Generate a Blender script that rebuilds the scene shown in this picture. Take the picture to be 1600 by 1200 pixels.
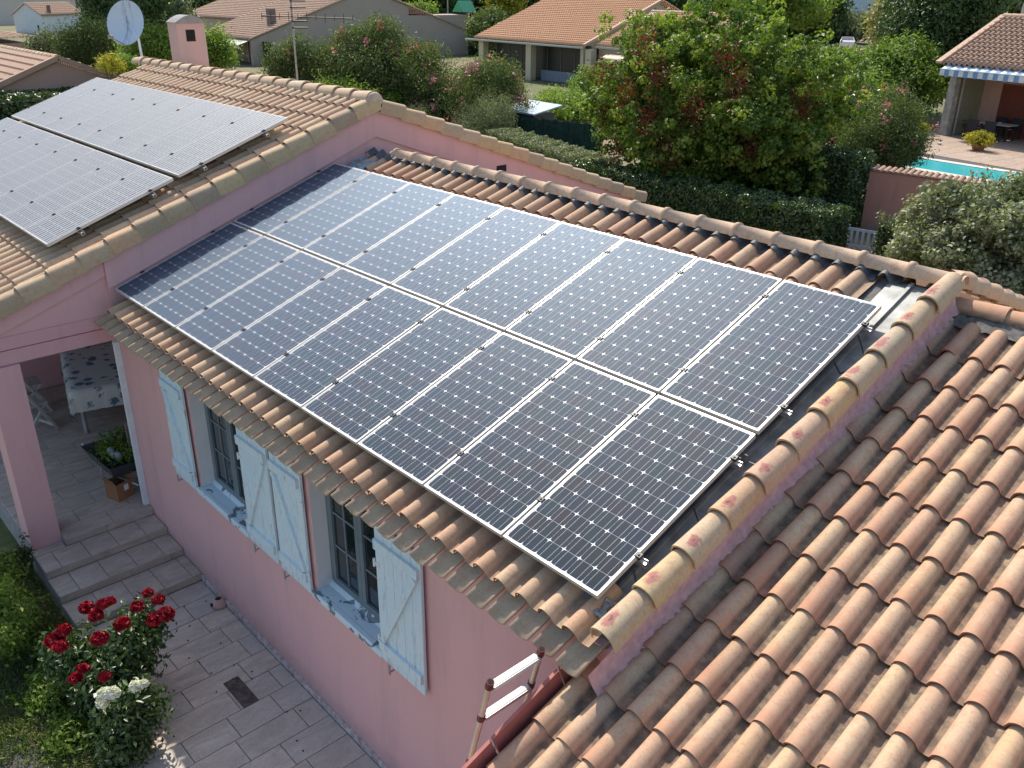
import bpy, math, random
import numpy as np
from mathutils import Matrix, Vector, Euler
random.seed(7)
rng = np.random.default_rng(11)
scene = bpy.context.scene
for o in list(bpy.data.objects):
    bpy.data.objects.remove(o)
COL = scene.collection
PI = math.pi

# ------------------------------------------------------------------ camera, sky, sun, exposure
cam_d = bpy.data.cameras.new('camera')
cam = bpy.data.objects.new('camera', cam_d)
COL.objects.link(cam)
CAM = Vector((10.0913, -3.14168, 3.17302))
rv = Vector((1.85876868, 0.824832492, -0.519451560))
Rwc = Matrix.Rotation(rv.length, 3, rv.normalized())      # world -> camera (y down, z forward)
flip = Matrix(((1, 0, 0), (0, -1, 0), (0, 0, -1)))
Rcw = Rwc.transposed() @ flip
cam.matrix_world = Matrix.Translation(CAM) @ Rcw.to_4x4()
cam_d.sensor_width = 36.0
cam_d.lens = 1370.15 / 1600 * 36.0
cam_d.clip_start = 0.05
cam_d.clip_end = 4000
scene.camera = cam

SUN = Vector((-0.85, 0.475, 1.228)).normalized()
world = bpy.data.worlds.new('World')
scene.world = world
world.use_nodes = True
wn = world.node_tree
wn.nodes.clear()
sky = wn.nodes.new('ShaderNodeTexSky')
sky.sky_type = 'NISHITA'
sky.sun_disc = False
sky.sun_elevation = math.asin(SUN.z)
sky.sun_rotation = math.atan2(SUN.x, SUN.y)
sky.air_density = 1.0
sky.dust_density = 1.6
sky.ozone_density = 0.6
bg = wn.nodes.new('ShaderNodeBackground')
bg.inputs['Strength'].default_value = 0.15
wo = wn.nodes.new('ShaderNodeOutputWorld')
wn.links.new(sky.outputs[0], bg.inputs[0])
wn.links.new(bg.outputs[0], wo.inputs[0])
sun_d = bpy.data.lights.new('sun', 'SUN')
sun_d.energy = 3.55
sun_d.angle = math.radians(0.53)
sun_d.color = (1.0, 0.92, 0.80)
sun = bpy.data.objects.new('sun', sun_d)
COL.objects.link(sun)
sun.rotation_euler = SUN.to_track_quat('Z', 'Y').to_euler()
scene.view_settings.view_transform = 'Standard'
scene.view_settings.look = 'None'
scene.view_settings.gamma = 1.0
scene.view_settings.use_curve_mapping = False
scene.view_settings.exposure = 0.52
scene.render.engine = 'CYCLES'
scene.cycles.max_bounces = 7
scene.cycles.diffuse_bounces = 3
scene.cycles.glossy_bounces = 3
scene.cycles.transmission_bounces = 4
scene.cycles.transparent_max_bounces = 6

# ------------------------------------------------------------------ roof frame
AL = 0.3427716
SA, CA = math.sin(AL), math.cos(AL)
TA = math.tan(AL)
def R3(x, v, h):            # point in the roof frame: x along the ridge, v up the slope, h off the panel plane
    return Vector((x, v * CA - h * SA, v * SA + h * CA))
RX = Matrix.Rotation(AL, 4, 'X')
def RM(x, v, h):
    return Matrix.Translation(R3(x, v, h)) @ RX

# ------------------------------------------------------------------ object helpers
WM = {}
def reg(o, W, parent=None):
    WM[o.name] = W
    if parent is not None:
        o.parent = parent
        o.matrix_basis = WM[parent.name].inverted() @ W
    else:
        o.matrix_basis = W
    COL.objects.link(o)
    return o
def thing(name, label, cat, loc=(0, 0, 0), rz=0.0, group=None):
    o = bpy.data.objects.new(name, None)
    o.empty_display_size = 0.1
    reg(o, Matrix.Translation(Vector(loc)) @ Matrix.Rotation(rz, 4, 'Z'))
    o['label'] = label
    o['category'] = cat
    if group:
        o['group'] = group
    return o
def mesh(name, V, F, smooth=False, mats=None, mi=None, uv=None):
    me = bpy.data.meshes.new(name)
    me.from_pydata([tuple(v) for v in V], [], [tuple(f) for f in F])
    if smooth is True:
        me.polygons.foreach_set('use_smooth', [True] * len(F))
    elif smooth:
        me.polygons.foreach_set('use_smooth', list(smooth))
    for m in (mats if isinstance(mats, (list, tuple)) else [mats]):
        if m:
            me.materials.append(m)
    if mi is not None:
        me.polygons.foreach_set('material_index', list(mi))
    if uv is not None:
        l = me.uv_layers.new(name='UVMap')
        l.data.foreach_set('uv', np.array(uv, 'f').ravel())
    me.update()
    return me
def add(name, me, parent=None, W=None, **k):
    o = bpy.data.objects.new(name, me)
    if W is None:
        W = Matrix.Identity(4)
    reg(o, W, parent)
    for a, b in k.items():
        o[a] = b
    return o
class MB:
    """collects boxes, bars, tubes and free polygons into one mesh"""
    def __init__(s):
        s.V = []; s.F = []; s.S = []; s.M = []
    def poly(s, pts, faces, sm=False, m=0, W=None):
        b = len(s.V)
        for p in pts:
            p = Vector(p)
            s.V.append(W @ p if W else p)
        for f in faces:
            s.F.append([b + i for i in f]); s.S.append(sm); s.M.append(m)
        return s
    def box(s, a, b, m=0, W=None):
        x0, y0, z0 = a; x1, y1, z1 = b
        P = [(x0, y0, z0), (x1, y0, z0), (x1, y1, z0), (x0, y1, z0), (x0, y0, z1), (x1, y0, z1), (x1, y1, z1), (x0, y1, z1)]
        return s.poly(P, [(3, 2, 1, 0), (4, 5, 6, 7), (0, 1, 5, 4), (1, 2, 6, 5), (2, 3, 7, 6), (3, 0, 4, 7)], False, m, W)
    def bbox(s, a, b, c=0.004, m=0, W=None):   # box with chamfered top edges
        x0, y0, z0 = a; x1, y1, z1 = b
        P = [(x0, y0, z0), (x1, y0, z0), (x1, y1, z0), (x0, y1, z0), (x0, y0, z1 - c), (x1, y0, z1 - c), (x1, y1, z1 - c), (x0, y1, z1 - c),
             (x0 + c, y0 + c, z1), (x1 - c, y0 + c, z1), (x1 - c, y1 - c, z1), (x0 + c, y1 - c, z1)]
        F = [(3, 2, 1, 0), (8, 9, 10, 11), (0, 1, 5, 4), (1, 2, 6, 5), (2, 3, 7, 6), (3, 0, 4, 7), (4, 5, 9, 8), (5, 6, 10, 9), (6, 7, 11, 10), (7, 4, 8, 11)]
        return s.poly(P, F, False, m, W)
    def tube(s, p, q, r0, r1=None, n=10, cap=True, m=0, W=None, sm=True):
        r1 = r0 if r1 is None else r1
        p = Vector(p); q = Vector(q); d = (q - p).normalized()
        u = d.orthogonal().normalized(); w = d.cross(u)
        P = []
        for c, r in ((p, r0), (q, r1)):
            for i in range(n):
                a = 2 * PI * i / n
                P.append(c + u * (r * math.cos(a)) + w * (r * math.sin(a)))
        s.poly(P, [(i, (i + 1) % n, n + (i + 1) % n, n + i) for i in range(n)], sm, m, W)
        if cap:
            s.poly(P[:n], [tuple(range(n))[::-1]], False, m, W)
            s.poly(P[n:], [tuple(range(n))], False, m, W)
        return s
    def path(s, pts, r, n=8, m=0):
        for a, b in zip(pts[:-1], pts[1:]):
            s.tube(a, b, r, n=n, m=m)
        return s
    def bar(s, p, q, w, h, m=0, up=(0, 0, 1)):
        p = Vector(p); q = Vector(q); d = (q - p); L = d.length; d.normalize()
        up = Vector(up)
        x = d.cross(up)
        if x.length < 1e-5:
            x = d.orthogonal()
        x.normalize(); z = x.cross(d)
        W = Matrix.Translation(p) @ Matrix((x, d, z)).transposed().to_4x4()
        return s.box((-w / 2, 0, -h / 2), (w / 2, L, h / 2), m, W)
    def lathe(s, prof, c=(0, 0, 0), n=16, m=0, W=None):
        P = []
        for r, z in prof:
            for i in range(n):
                a = 2 * PI * i / n
                P.append((c[0] + r * math.cos(a), c[1] + r * math.sin(a), c[2] + z))
        F = [(k * n + i, k * n + (i + 1) % n, (k + 1) * n + (i + 1) % n, (k + 1) * n + i) for k in range(len(prof) - 1) for i in range(n)]
        return s.poly(P, F, True, m, W)
    def me(s, name, mats):
        return mesh(name, s.V, s.F, s.S, mats, s.M)
    def build(s, name, mats, parent=None, W=None, **k):
        """vertices are world coordinates unless W is given"""
        if W is None and parent is not None:
            Wp = WM[parent.name]; inv = Wp.inverted()
            me = mesh(name, [inv @ v for v in s.V], s.F, s.S, mats, s.M)
            return add(name, me, parent, Wp, **k)
        return add(name, s.me(name, mats), parent, W, **k)

# ------------------------------------------------------------------ materials
def srgb(r, g, b):
    f = lambda c: (c / 255 / 12.92) if c / 255 <= 0.04045 else ((c / 255 + 0.055) / 1.055) ** 2.4
    return (f(r), f(g), f(b))
class NT:
    def __init__(s, name):
        s.mat = bpy.data.materials.new(name); s.mat.use_nodes = True
        s.t = s.mat.node_tree; s.t.nodes.clear()
        s.out = s.t.nodes.new('ShaderNodeOutputMaterial')
        s.bsdf = s.t.nodes.new('ShaderNodeBsdfPrincipled')
        s.link(s.bsdf.outputs[0], s.out.inputs[0])
    def link(s, a, b):
        s.t.links.new(a, b)
    def n(s, typ, **k):
        nd = s.t.nodes.new(typ)
        for a, b in k.items():
            if a.startswith('i_'):
                nm = a[2:].replace('_', ' ')
                nm = int(nm) if nm.isdigit() else nm
                if hasattr(b, 'is_output') or isinstance(b, bpy.types.NodeSocket):
                    s.link(b, nd.inputs[nm])
                else:
                    nd.inputs[nm].default_value = b
            else:
                setattr(nd, a, b)
        return nd
    def coord(s, which='Object', scale=(1, 1, 1), rnd=False):
        c = s.n('ShaderNodeTexCoord').outputs[which]
        m = s.n('ShaderNodeMapping'); m.inputs['Scale'].default_value = scale
        s.link(c, m.inputs[0])
        r = m.outputs[0]
        if rnd:
            oi = s.n('ShaderNodeObjectInfo')
            mul = s.n('ShaderNodeMath', operation='MULTIPLY', i_1=37.0); s.link(oi.outputs['Random'], mul.inputs[0])
            va = s.n('ShaderNodeVectorMath', operation='ADD'); s.link(r, va.inputs[0]); s.link(mul.outputs[0], va.inputs[1])
            r = va.outputs[0]
        return r
    def noise(s, vec, scale, detail=4, rough=0.55, dist=0.0):
        nd = s.n('ShaderNodeTexNoise', i_Scale=scale, i_Detail=detail, i_Roughness=rough, i_Distortion=dist)
        if vec is not None:
            s.link(vec, nd.inputs['Vector'])
        return nd.outputs['Fac']
    def ramp(s, fac, stops, interp='LINEAR'):
        nd = s.n('ShaderNodeValToRGB'); nd.color_ramp.interpolation = interp
        el = nd.color_ramp.elements
        while len(el) < len(stops):
            el.new(0.5)
        for e, (p, c) in zip(el, stops):
            e.position = p
            c = (c, c, c) if isinstance(c, (int, float)) else c
            e.color = (*c, 1)
        s.link(fac, nd.inputs[0])
        return nd.outputs[0]
    def mix(s, fac, a, b, mode='MIX'):
        nd = s.n('ShaderNodeMix', data_type='RGBA', blend_type=mode)
        for sock, v in ((nd.inputs[0], fac), (nd.inputs[6], a), (nd.inputs[7], b)):
            if isinstance(v, bpy.types.NodeSocket):
                s.link(v, sock)
            elif isinstance(v, (int, float)):
                sock.default_value = v
            else:
                sock.default_value = (*v, 1)
        return nd.outputs[2]
    def math(s, op, a, b=0.0, clamp=False):
        nd = s.n('ShaderNodeMath', operation=op, use_clamp=clamp)
        for i, v in enumerate((a, b)):
            if isinstance(v, bpy.types.NodeSocket):
                s.link(v, nd.inputs[i])
            else:
                nd.inputs[i].default_value = v
        return nd.outputs[0]
    def set(s, **k):
        for a, v in k.items():
            sock = s.bsdf.inputs[a.replace('_', ' ')]
            if isinstance(v, bpy.types.NodeSocket):
                s.link(v, sock)
            elif isinstance(v, (tuple, list)):
                sock.default_value = (*v, 1) if len(v) == 3 and sock.type == 'RGBA' else v
            else:
                sock.default_value = v
        return s
    def bump(s, h, strength=0.3, dist=0.01):
        b = s.n('ShaderNodeBump', i_Strength=strength, i_Distance=dist)
        s.link(h, b.inputs['Height']); s.link(b.outputs[0], s.bsdf.inputs['Normal'])
        return s
    def rand(s):
        return s.n('ShaderNodeObjectInfo').outputs['Random']

def plain(name, col, rough=0.6, metal=0.0, var=0.12, scale=6.0, bump=0.0, space='Object'):
    m = NT(name); c = m.coord(space)
    n = m.noise(c, scale, 5)
    dk = tuple(x * (1 - var) for x in col); lt = tuple(min(1, x * (1 + var)) for x in col)
    m.set(Base_Color=m.ramp(n, [(0.3, dk), (0.7, lt)]), Roughness=rough, Metallic=metal)
    if bump:
        m.bump(m.noise(c, scale * 12, 4), bump, 0.004)
    return m.mat

def clay(name, cols, stain=False, dirt=0.5, pan=True, front=0.0):
    """fired clay: every tile its own tint, mottled, with grit and grime"""
    m = NT(name); c = m.coord('Object', rnd=True)
    base = m.ramp(m.rand(), [(i / (len(cols) - 1), x) for i, x in enumerate(cols)])
    big = m.noise(m.coord('Object', (1, 0.45, 1), rnd=True), 6.0, 3); fine = m.noise(c, 60.0, 5); mid = m.noise(c, 16, 3)
    col = m.mix(m.ramp(big, [(0.38, 0), (0.66, 0.4)]), base, (0.54, 0.40, 0.26))
    col = m.mix(m.ramp(mid, [(0.48, 0), (0.75, 0.5)]), col, (0.47, 0.22, 0.14))
    col = m.mix(m.ramp(fine, [(0.3, 0.28), (0.5, 0.0)]), col, (0.16, 0.12, 0.09))
    sp = m.noise(c, 34.0, 2, 0.4)
    col = m.mix(m.ramp(sp, [(0.69, 0), (0.74, 0.35)]), col, (0.60, 0.55, 0.42))
    sy = m.n('ShaderNodeSeparateXYZ'); m.link(m.coord('Object'), sy.inputs[0])
    if front:
        fe = m.ramp(m.math('ADD', sy.outputs['Y'], m.math('MULTIPLY', m.math('SUBTRACT', big, 0.5), 0.22)), [(0.0, front), (0.15, 0.0)])
        col = m.mix(fe, col, (0.50, 0.235, 0.145))
    if pan:   # grime in the pan of the tile, deepened to add the crest's shade
        sx = m.n('ShaderNodeSeparateXYZ'); m.link(m.coord('Object'), sx.inputs[0])
        inpan = m.ramp(sx.outputs['Z'], [(0.012, 1.0), (0.046, 0.0)])
        gr = m.ramp(m.noise(m.coord('Object', rnd=True), 11, 5, 0.7), [(0.30, 0.35), (0.58, 1.0)])
        f = m.math('MULTIPLY', inpan, gr); f = m.math('MULTIPLY', f, dirt)
        col = m.mix(f, col, (0.085, 0.075, 0.06))
    if stain:  # salty red bloom round the fixing screw of each tile
        sx = m.n('ShaderNodeSeparateXYZ'); m.link(m.coord('Object'), sx.inputs[0])
        dx = m.math('MULTIPLY', m.math('SUBTRACT', sx.outputs['X'], m.math('MULTIPLY', m.math('SUBTRACT', m.rand(), 0.5), 0.05)), 1.5); dy = m.math('MULTIPLY', m.math('SUBTRACT', sx.outputs['Y'], 0.095), m.math('ADD', 0.55, m.math('MULTIPLY', m.rand(), 0.6)))
        d = m.math('ADD', m.math('MULTIPLY', dx, dx), m.math('MULTIPLY', dy, dy))
        d = m.math('SQRT', d); d = m.math('ADD', d, m.math('MULTIPLY', m.math('SUBTRACT', m.noise(c, 30, 4), 0.5), 0.11))
        col = m.mix(m.ramp(d, [(0.035, 0.85), (0.062, 0.0)]), col, (0.36, 0.13, 0.12))
        col = m.mix(m.ramp(d, [(0.004, 0.7), (0.012, 0.0)]), col, (0.1, 0.07, 0.06))
    m.set(Base_Color=col, Roughness=0.82, Specular_IOR_Level=0.3)
    m.bump(m.math('ADD', fine, m.math('MULTIPLY', mid, 0.5)), 0.2, 0.003)
    return m.mat
def render_wall(name, col, stain=(0.35, 0.3, 0.28), amt=0.35, rough=0.88):
    m = NT(name); c = m.coord('Object')
    big = m.noise(c, 0.9, 5, 0.6); fine = m.noise(c, 90, 3); st = m.noise(m.coord('Object', (3.0, 3.0, 0.35)), 1.3, 6, 0.6)
    a = m.mix(m.ramp(big, [(0.3, 0.0), (0.75, 0.35)]), col, tuple(min(1, x * 0.82) for x in col))
    a = m.mix(m.ramp(st, [(0.52, 0.0), (0.8, amt)]), a, stain)
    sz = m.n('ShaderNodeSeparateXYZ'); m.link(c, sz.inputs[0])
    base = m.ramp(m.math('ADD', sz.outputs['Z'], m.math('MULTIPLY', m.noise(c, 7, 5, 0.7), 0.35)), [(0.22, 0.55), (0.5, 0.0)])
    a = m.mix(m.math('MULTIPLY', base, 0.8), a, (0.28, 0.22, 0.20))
    cr = m.noise(m.coord('Object', (1, 1, 1)), 3.0, 8, 0.75)
    a = m.mix(m.ramp(cr, [(0.495, 0.0), (0.5, 0.16), (0.505, 0.0)]), a, (0.25, 0.15, 0.15))
    m.set(Base_Color=a, Roughness=rough, Specular_IOR_Level=0.25)
    m.bump(m.math('ADD', fine, m.math('MULTIPLY', m.noise(c, 14, 3), 0.6)), 0.25, 0.004)
    return m.mat

M = {}
M['tile'] = clay('clay_roof_tile', [(0.43, 0.23, 0.145), (0.55, 0.37, 0.22), (0.50, 0.28, 0.18), (0.58, 0.42, 0.27), (0.46, 0.31, 0.20), (0.56, 0.35, 0.21)], dirt=0.45)
M['tile_c'] = clay('clay_lean_to_tile', [(0.52, 0.31, 0.20), (0.60, 0.42, 0.27), (0.54, 0.33, 0.215), (0.62, 0.45, 0.28), (0.58, 0.38, 0.22), (0.46, 0.27, 0.18), (0.60, 0.40, 0.26)], dirt=0.85, front=0.55)
M['tile_a'] = clay('clay_main_tile', [(0.55, 0.39, 0.24), (0.62, 0.46, 0.29), (0.52, 0.33, 0.21), (0.58, 0.44, 0.28), (0.60, 0.42, 0.27)], dirt=0.3)
M['clay_edge'] = plain('raw_clay_edge', (0.27, 0.115, 0.07), 0.85, var=0.3, scale=12)
M['rake_b'] = clay('clay_rake_tile', [(0.60, 0.45, 0.26), (0.44, 0.37, 0.27), (0.60, 0.43, 0.22), (0.50, 0.29, 0.2), (0.55, 0.44, 0.29)], stain=True, pan=False)
M['rake_a'] = clay('clay_verge_tile', [(0.60, 0.44, 0.22), (0.36, 0.28, 0.20), (0.62, 0.46, 0.25), (0.45, 0.36, 0.25), (0.64, 0.40, 0.23), (0.50, 0.40, 0.27)], pan=False)
M['ridge'] = clay('clay_ridge_tile', [(0.70, 0.49, 0.33), (0.74, 0.54, 0.37), (0.67, 0.45, 0.30)], pan=False)
M['ridge_a'] = clay('clay_ridge_tile_old', [(0.62, 0.48, 0.31), (0.55, 0.40, 0.26), (0.64, 0.52, 0.36), (0.58, 0.33, 0.22)], pan=False)
M['eave'] = clay('clay_eave_tile', [(0.40, 0.32, 0.22), (0.46, 0.35, 0.24), (0.38, 0.29, 0.20)], pan=False)
M['tile_red'] = clay('clay_far_tile_red', [(0.70, 0.40, 0.22), (0.70, 0.40, 0.22)], pan=False)
M['tile_brown'] = clay('clay_far_tile_brown', [(0.42, 0.28, 0.20), (0.38, 0.26, 0.19)], dirt=0.8)
M['tile_pink'] = clay('clay_far_tile_pink', [(0.58, 0.40, 0.29), (0.55, 0.38, 0.28)], dirt=0.6)
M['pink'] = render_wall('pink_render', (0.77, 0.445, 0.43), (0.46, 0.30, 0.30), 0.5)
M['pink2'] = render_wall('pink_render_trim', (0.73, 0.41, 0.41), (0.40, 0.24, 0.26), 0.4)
M['mortar'] = plain('pink_mortar', (0.62, 0.36, 0.35), 0.9, var=0.18, scale=18, bump=0.8)
M['maroon'] = plain('red_brown_paint', (0.36, 0.105, 0.085), 0.55, var=0.2, scale=9)
M['greymortar'] = plain('grey_mortar', (0.17, 0.16, 0.145), 0.95, var=0.4, scale=25, bump=0.8)
M['closoir'] = plain('lead_strip', (0.095, 0.105, 0.115), 0.55, 0.2, var=0.35, scale=20, bump=0.5)
M['zinc'] = plain('zinc_sheet', (0.27, 0.285, 0.28), 0.55, 0.35, var=0.35, scale=7)
M['alu'] = plain('aluminium', (0.72, 0.72, 0.71), 0.34, 0.85, var=0.08, scale=9)
M['alu_white'] = plain('white_aluminium', (0.60, 0.61, 0.60), 0.4, 0.25, var=0.07, scale=30)
M['frame'] = plain('panel_frame_aluminium', (0.60, 0.585, 0.55), 0.42, 0.3, var=0.08, scale=4)
M['black'] = plain('black_clamp', (0.02, 0.02, 0.022), 0.45)
M['dark'] = plain('dark_void', (0.012, 0.012, 0.013), 0.9)
M['white'] = plain('white_paint', (0.74, 0.76, 0.78), 0.5, var=0.07)
M['winframe'] = plain('window_frame_paint', (0.15, 0.19, 0.21), 0.45, var=0.1)
M['jamb'] = plain('jamb_render', (0.70, 0.70, 0.70), 0.85, var=0.06, scale=3, bump=0.2)
M['redplastic'] = plain('dark_red_plastic', (0.11, 0.014, 0.018), 0.4)

def shutter_mat():
    m = NT('weathered_blue_paint'); c = m.coord('Object', (1, 1, 0.13), rnd=True)
    st = m.noise(c, 46, 6, 0.7); big = m.noise(m.coord('Object', rnd=True), 3, 3)
    a = m.mix(m.ramp(big, [(0.3, 0), (0.7, 1)]), (0.60, 0.74, 0.79), (0.67, 0.76, 0.78))
    a = m.mix(m.ramp(st, [(0.56, 0.0), (0.66, 0.7)]), a, (0.33, 0.40, 0.43))
    wear = m.noise(m.coord('Object', (1, 1, 0.3), rnd=True), 12, 6, 0.75)
    a = m.mix(m.ramp(wear, [(0.60, 0), (0.68, 0.75)]), a, (0.55, 0.44, 0.36))
    m.set(Base_Color=a, Roughness=0.75)
    m.bump(st, 0.5, 0.003)
    return m.mat
M['shutter'] = shutter_mat()
def sill_mat():
    m = NT('flaking_sill_paint'); c = m.coord('Object')
    n = m.noise(c, 6.0, 6, 0.62, 0.6)
    a = m.mix(m.ramp(n, [(0.555, 0.0), (0.575, 1.0)]), (0.62, 0.74, 0.78), (0.17, 0.21, 0.23))
    m.set(Base_Color=a, Roughness=0.7).bump(m.ramp(n, [(0.555, 1.0), (0.575, 0.0)]), 0.6, 0.003)
    return m.mat
M['sill'] = sill_mat()
def glassmat(name, col=(0.02, 0.025, 0.03)):
    m = NT(name)
    m.set(Base_Color=col, Roughness=0.04, Transmission_Weight=0.0, Coat_Weight=0.6, Coat_Roughness=0.02)
    return m.mat
M['glass'] = glassmat('window_glass', (0.012, 0.018, 0.022))
M['shadeglass'] = plain('shaded_veranda_glass', (0.012, 0.014, 0.016), 0.35)  # near-black dull panes: veranda shade put into the glass colour
def paving_mat(name, cols, vein=True, sc=1.0):
    m = NT(name); c = m.coord('Object', rnd=True)
    base = m.ramp(m.rand(), [(i / (len(cols) - 1), x) for i, x in enumerate(cols)])
    n1 = m.noise(m.coord('Object', (1.0 * sc, 0.4 * sc, 1), rnd=True), 6, 6, 0.65, 1.2); n2 = m.noise(c, 70, 4)
    a = m.mix(m.ramp(n1, [(0.35, 0), (0.62, 0.75)]), base, tuple(x * 0.66 for x in cols[0]))
    a = m.mix(m.ramp(m.noise(c, 13, 5, 0.7), [(0.55, 0), (0.72, 0.5)]), a, (0.44, 0.36, 0.28))
    a = m.mix(m.ramp(n2, [(0.3, 0.3), (0.5, 0)]), a, (0.12, 0.11, 0.1))
    m.set(Base_Color=a, Roughness=0.7).bump(m.math('ADD', n1, n2), 0.3, 0.004)
    return m.mat
M['paving'] = paving_mat('quartzite_paving', [(0.62, 0.53, 0.44), (0.68, 0.57, 0.46), (0.55, 0.50, 0.45), (0.66, 0.54, 0.43)])
M['steptile'] = paving_mat('step_tile', [(0.56, 0.46, 0.37), (0.60, 0.50, 0.40), (0.53, 0.45, 0.37)])
M['grout'] = plain('dark_grout', (0.10, 0.09, 0.085), 0.95, var=0.3, scale=30)
M['concrete'] = plain('grey_concrete', (0.32, 0.31, 0.30), 0.9, var=0.2, scale=8, bump=0.4)

def cell_mat(name='silicon_cell', dust_sheen=(0.40, 0.54, 0.70), glc=(0.44, 0.58, 0.76, 1), bw=0.0075, bmix=0.35, gk=0.72):
    m = NT(name)
    uvn = m.n('ShaderNodeTexCoord').outputs['UV']
    sx = m.n('ShaderNodeSeparateXYZ'); m.link(uvn, sx.inputs[0])
    fx = m.math('FRACT', sx.outputs['X'])
    lines = []
    for p in (0.27, 0.73):
        lines.append(m.math('LESS_THAN', m.math('ABSOLUTE', m.math('SUBTRACT', fx, p)), bw))
    bus = m.math('MAXIMUM', *lines)
    r = m.rand()
    base = m.ramp(r, [(0.0, (0.010, 0.020, 0.040)), (0.35, (0.014, 0.021, 0.032)), (0.6, (0.010, 0.025, 0.036)), (0.8, (0.024, 0.018, 0.026)), (1.0, (0.016, 0.018, 0.040))])
    n = m.noise(m.coord('Object', rnd=True), 9, 4)
    base = m.mix(m.ramp(n, [(0.3, 0), (0.8, 0.3)]), base, (0.03, 0.035, 0.042))
    col = m.mix(bus, base, (0.55, 0.56, 0.58))
    # dust film on the glass: a thin pale layer, bluish sky sheen put into its colour, that covers more of the view the flatter one looks across it
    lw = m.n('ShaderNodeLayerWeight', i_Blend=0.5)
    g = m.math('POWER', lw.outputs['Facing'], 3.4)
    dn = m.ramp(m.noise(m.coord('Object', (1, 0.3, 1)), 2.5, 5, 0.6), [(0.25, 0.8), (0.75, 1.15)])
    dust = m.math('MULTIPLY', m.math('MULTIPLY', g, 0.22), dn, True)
    col = m.mix(dust, col, dust_sheen)
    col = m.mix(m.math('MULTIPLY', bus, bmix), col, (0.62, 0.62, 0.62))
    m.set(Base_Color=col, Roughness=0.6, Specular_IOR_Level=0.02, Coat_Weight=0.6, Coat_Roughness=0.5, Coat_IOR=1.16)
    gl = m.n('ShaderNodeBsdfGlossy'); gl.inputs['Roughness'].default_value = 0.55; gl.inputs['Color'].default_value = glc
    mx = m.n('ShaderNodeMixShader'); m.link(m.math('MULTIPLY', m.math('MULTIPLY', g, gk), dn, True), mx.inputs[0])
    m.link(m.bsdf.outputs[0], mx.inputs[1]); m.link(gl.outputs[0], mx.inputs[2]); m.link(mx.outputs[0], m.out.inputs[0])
    return m.mat
M['cell'] = cell_mat()
M['cell_old'] = cell_mat('dusty_silicon_cell', (0.30, 0.33, 0.36), (0.36, 0.38, 0.40, 1), 0.06, 0.9, 1.0)
def sheet_mat():
    m = NT('white_backsheet')
    m.set(Base_Color=(0.68, 0.70, 0.73), Roughness=0.5, Coat_Weight=1.0, Coat_Roughness=0.5, Coat_IOR=1.16)
    return m.mat
M['sheet'] = sheet_mat()
M['sheet_old'] = plain('greyed_backsheet', (0.36, 0.375, 0.39), 0.5, var=0.05)

def leafmat(name, cols, trans=0.35, rough=0.5, spec=0.4):
    m = NT(name)
    at = m.n('ShaderNodeAttribute', attribute_name='tint')
    col = m.ramp(at.outputs['Fac'], [(i / (len(cols) - 1), x) for i, x in enumerate(cols)])
    m.set(Base_Color=col, Roughness=rough, Specular_IOR_Level=spec)
    tr = m.n('ShaderNodeBsdfTranslucent')
    m.link(m.mix(0.5, col, (0.35, 0.5, 0.08), 'MIX') if False else m.mix(1.0, col, (1.0, 1.12, 0.5), 'MULTIPLY'), tr.inputs[0])
    mx = m.n('ShaderNodeMixShader'); mx.inputs[0].default_value = trans
    m.link(m.bsdf.outputs[0], mx.inputs[1]); m.link(tr.outputs[0], mx.inputs[2])
    m.link(mx.outputs[0], m.out.inputs[0])
    return m.mat
G = lambda *c: c
LEAF = {
 'bright': leafmat('bright_leaf', [G(.07, .12, .022), G(.15, .24, .04), G(.27, .37, .07), G(.38, .46, .10)], 0.45),  # lightened so the shaded pillar shrub looks sunlit; sunlight is in the colour
 'maple': leafmat('plum_leaf', [G(.032, .07, .016), G(.07, .13, .022), G(.14, .22, .035), G(.26, .34, .055), G(.38, .43, .085)], 0.42),
 'hedge': leafmat('dark_hedge_leaf', [G(.03, .055, .018), G(.055, .10, .028), G(.12, .18, .05), G(.24, .30, .10)], 0.25, 0.3, 0.6),
 'oleander': leafmat('oleander_leaf', [G(.035, .07, .025), G(.08, .13, .04), G(.17, .21, .07), G(.30, .30, .12)], 0.35),
 'olive': leafmat('olive_leaf', [G(.10, .13, .06), G(.20, .23, .12), G(.32, .34, .20), G(.45, .45, .30)], 0.3),
 'pine': leafmat('pine_needle', [G(0.024, 0.054, 0.018), G(0.054, 0.096, 0.026), G(0.096, 0.156, 0.042), G(0.168, 0.228, 0.072)], 0.2),
 'yellow': leafmat('yellow_leaf', [G(.25, .27, .03), G(.45, .40, .04), G(.60, .48, .04)], 0.4),
 'dry': leafmat('pale_creeper_leaf', [G(.17, .19, .06), G(.33, .33, .13), G(.45, .42, .2), G(.20, .25, .08)], 0.3),
 'rose': leafmat('rose_leaf', [G(.02, .045, .014), G(.04, .08, .022), G(.08, .13, .04), G(.15, .22, .08)], 0.25, 0.35, 0.5),
 'red': leafmat('red_petal', [G(.12, .002, .008), G(.26, .003, .012), G(.46, .006, .022)], 0.2, 0.5, 0.2),
 'whitep': leafmat('white_petal', [G(.62, .60, .48), G(.80, .78, .68), G(.85, .84, .78)], 0.3),
 'pinkp': leafmat('pink_petal', [G(.50, .12, .16), G(.60, .20, .24), G(.70, .38, .38)], 0.3),
 'redleaf': leafmat('russet_leaf', [G(.13, .018, .016), G(.20, .035, .025), G(.12, .05, .02)], 0.4),
 'grass': leafmat('grass_blade', [G(.07, .13, .03), G(.14, .22, .05), G(.26, .28, .09), G(.50, .42, .22)], 0.35),
}
M['bark'] = plain('bark', (0.11, 0.085, 0.065), 0.95, var=0.4, scale=14, bump=0.9)

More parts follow.
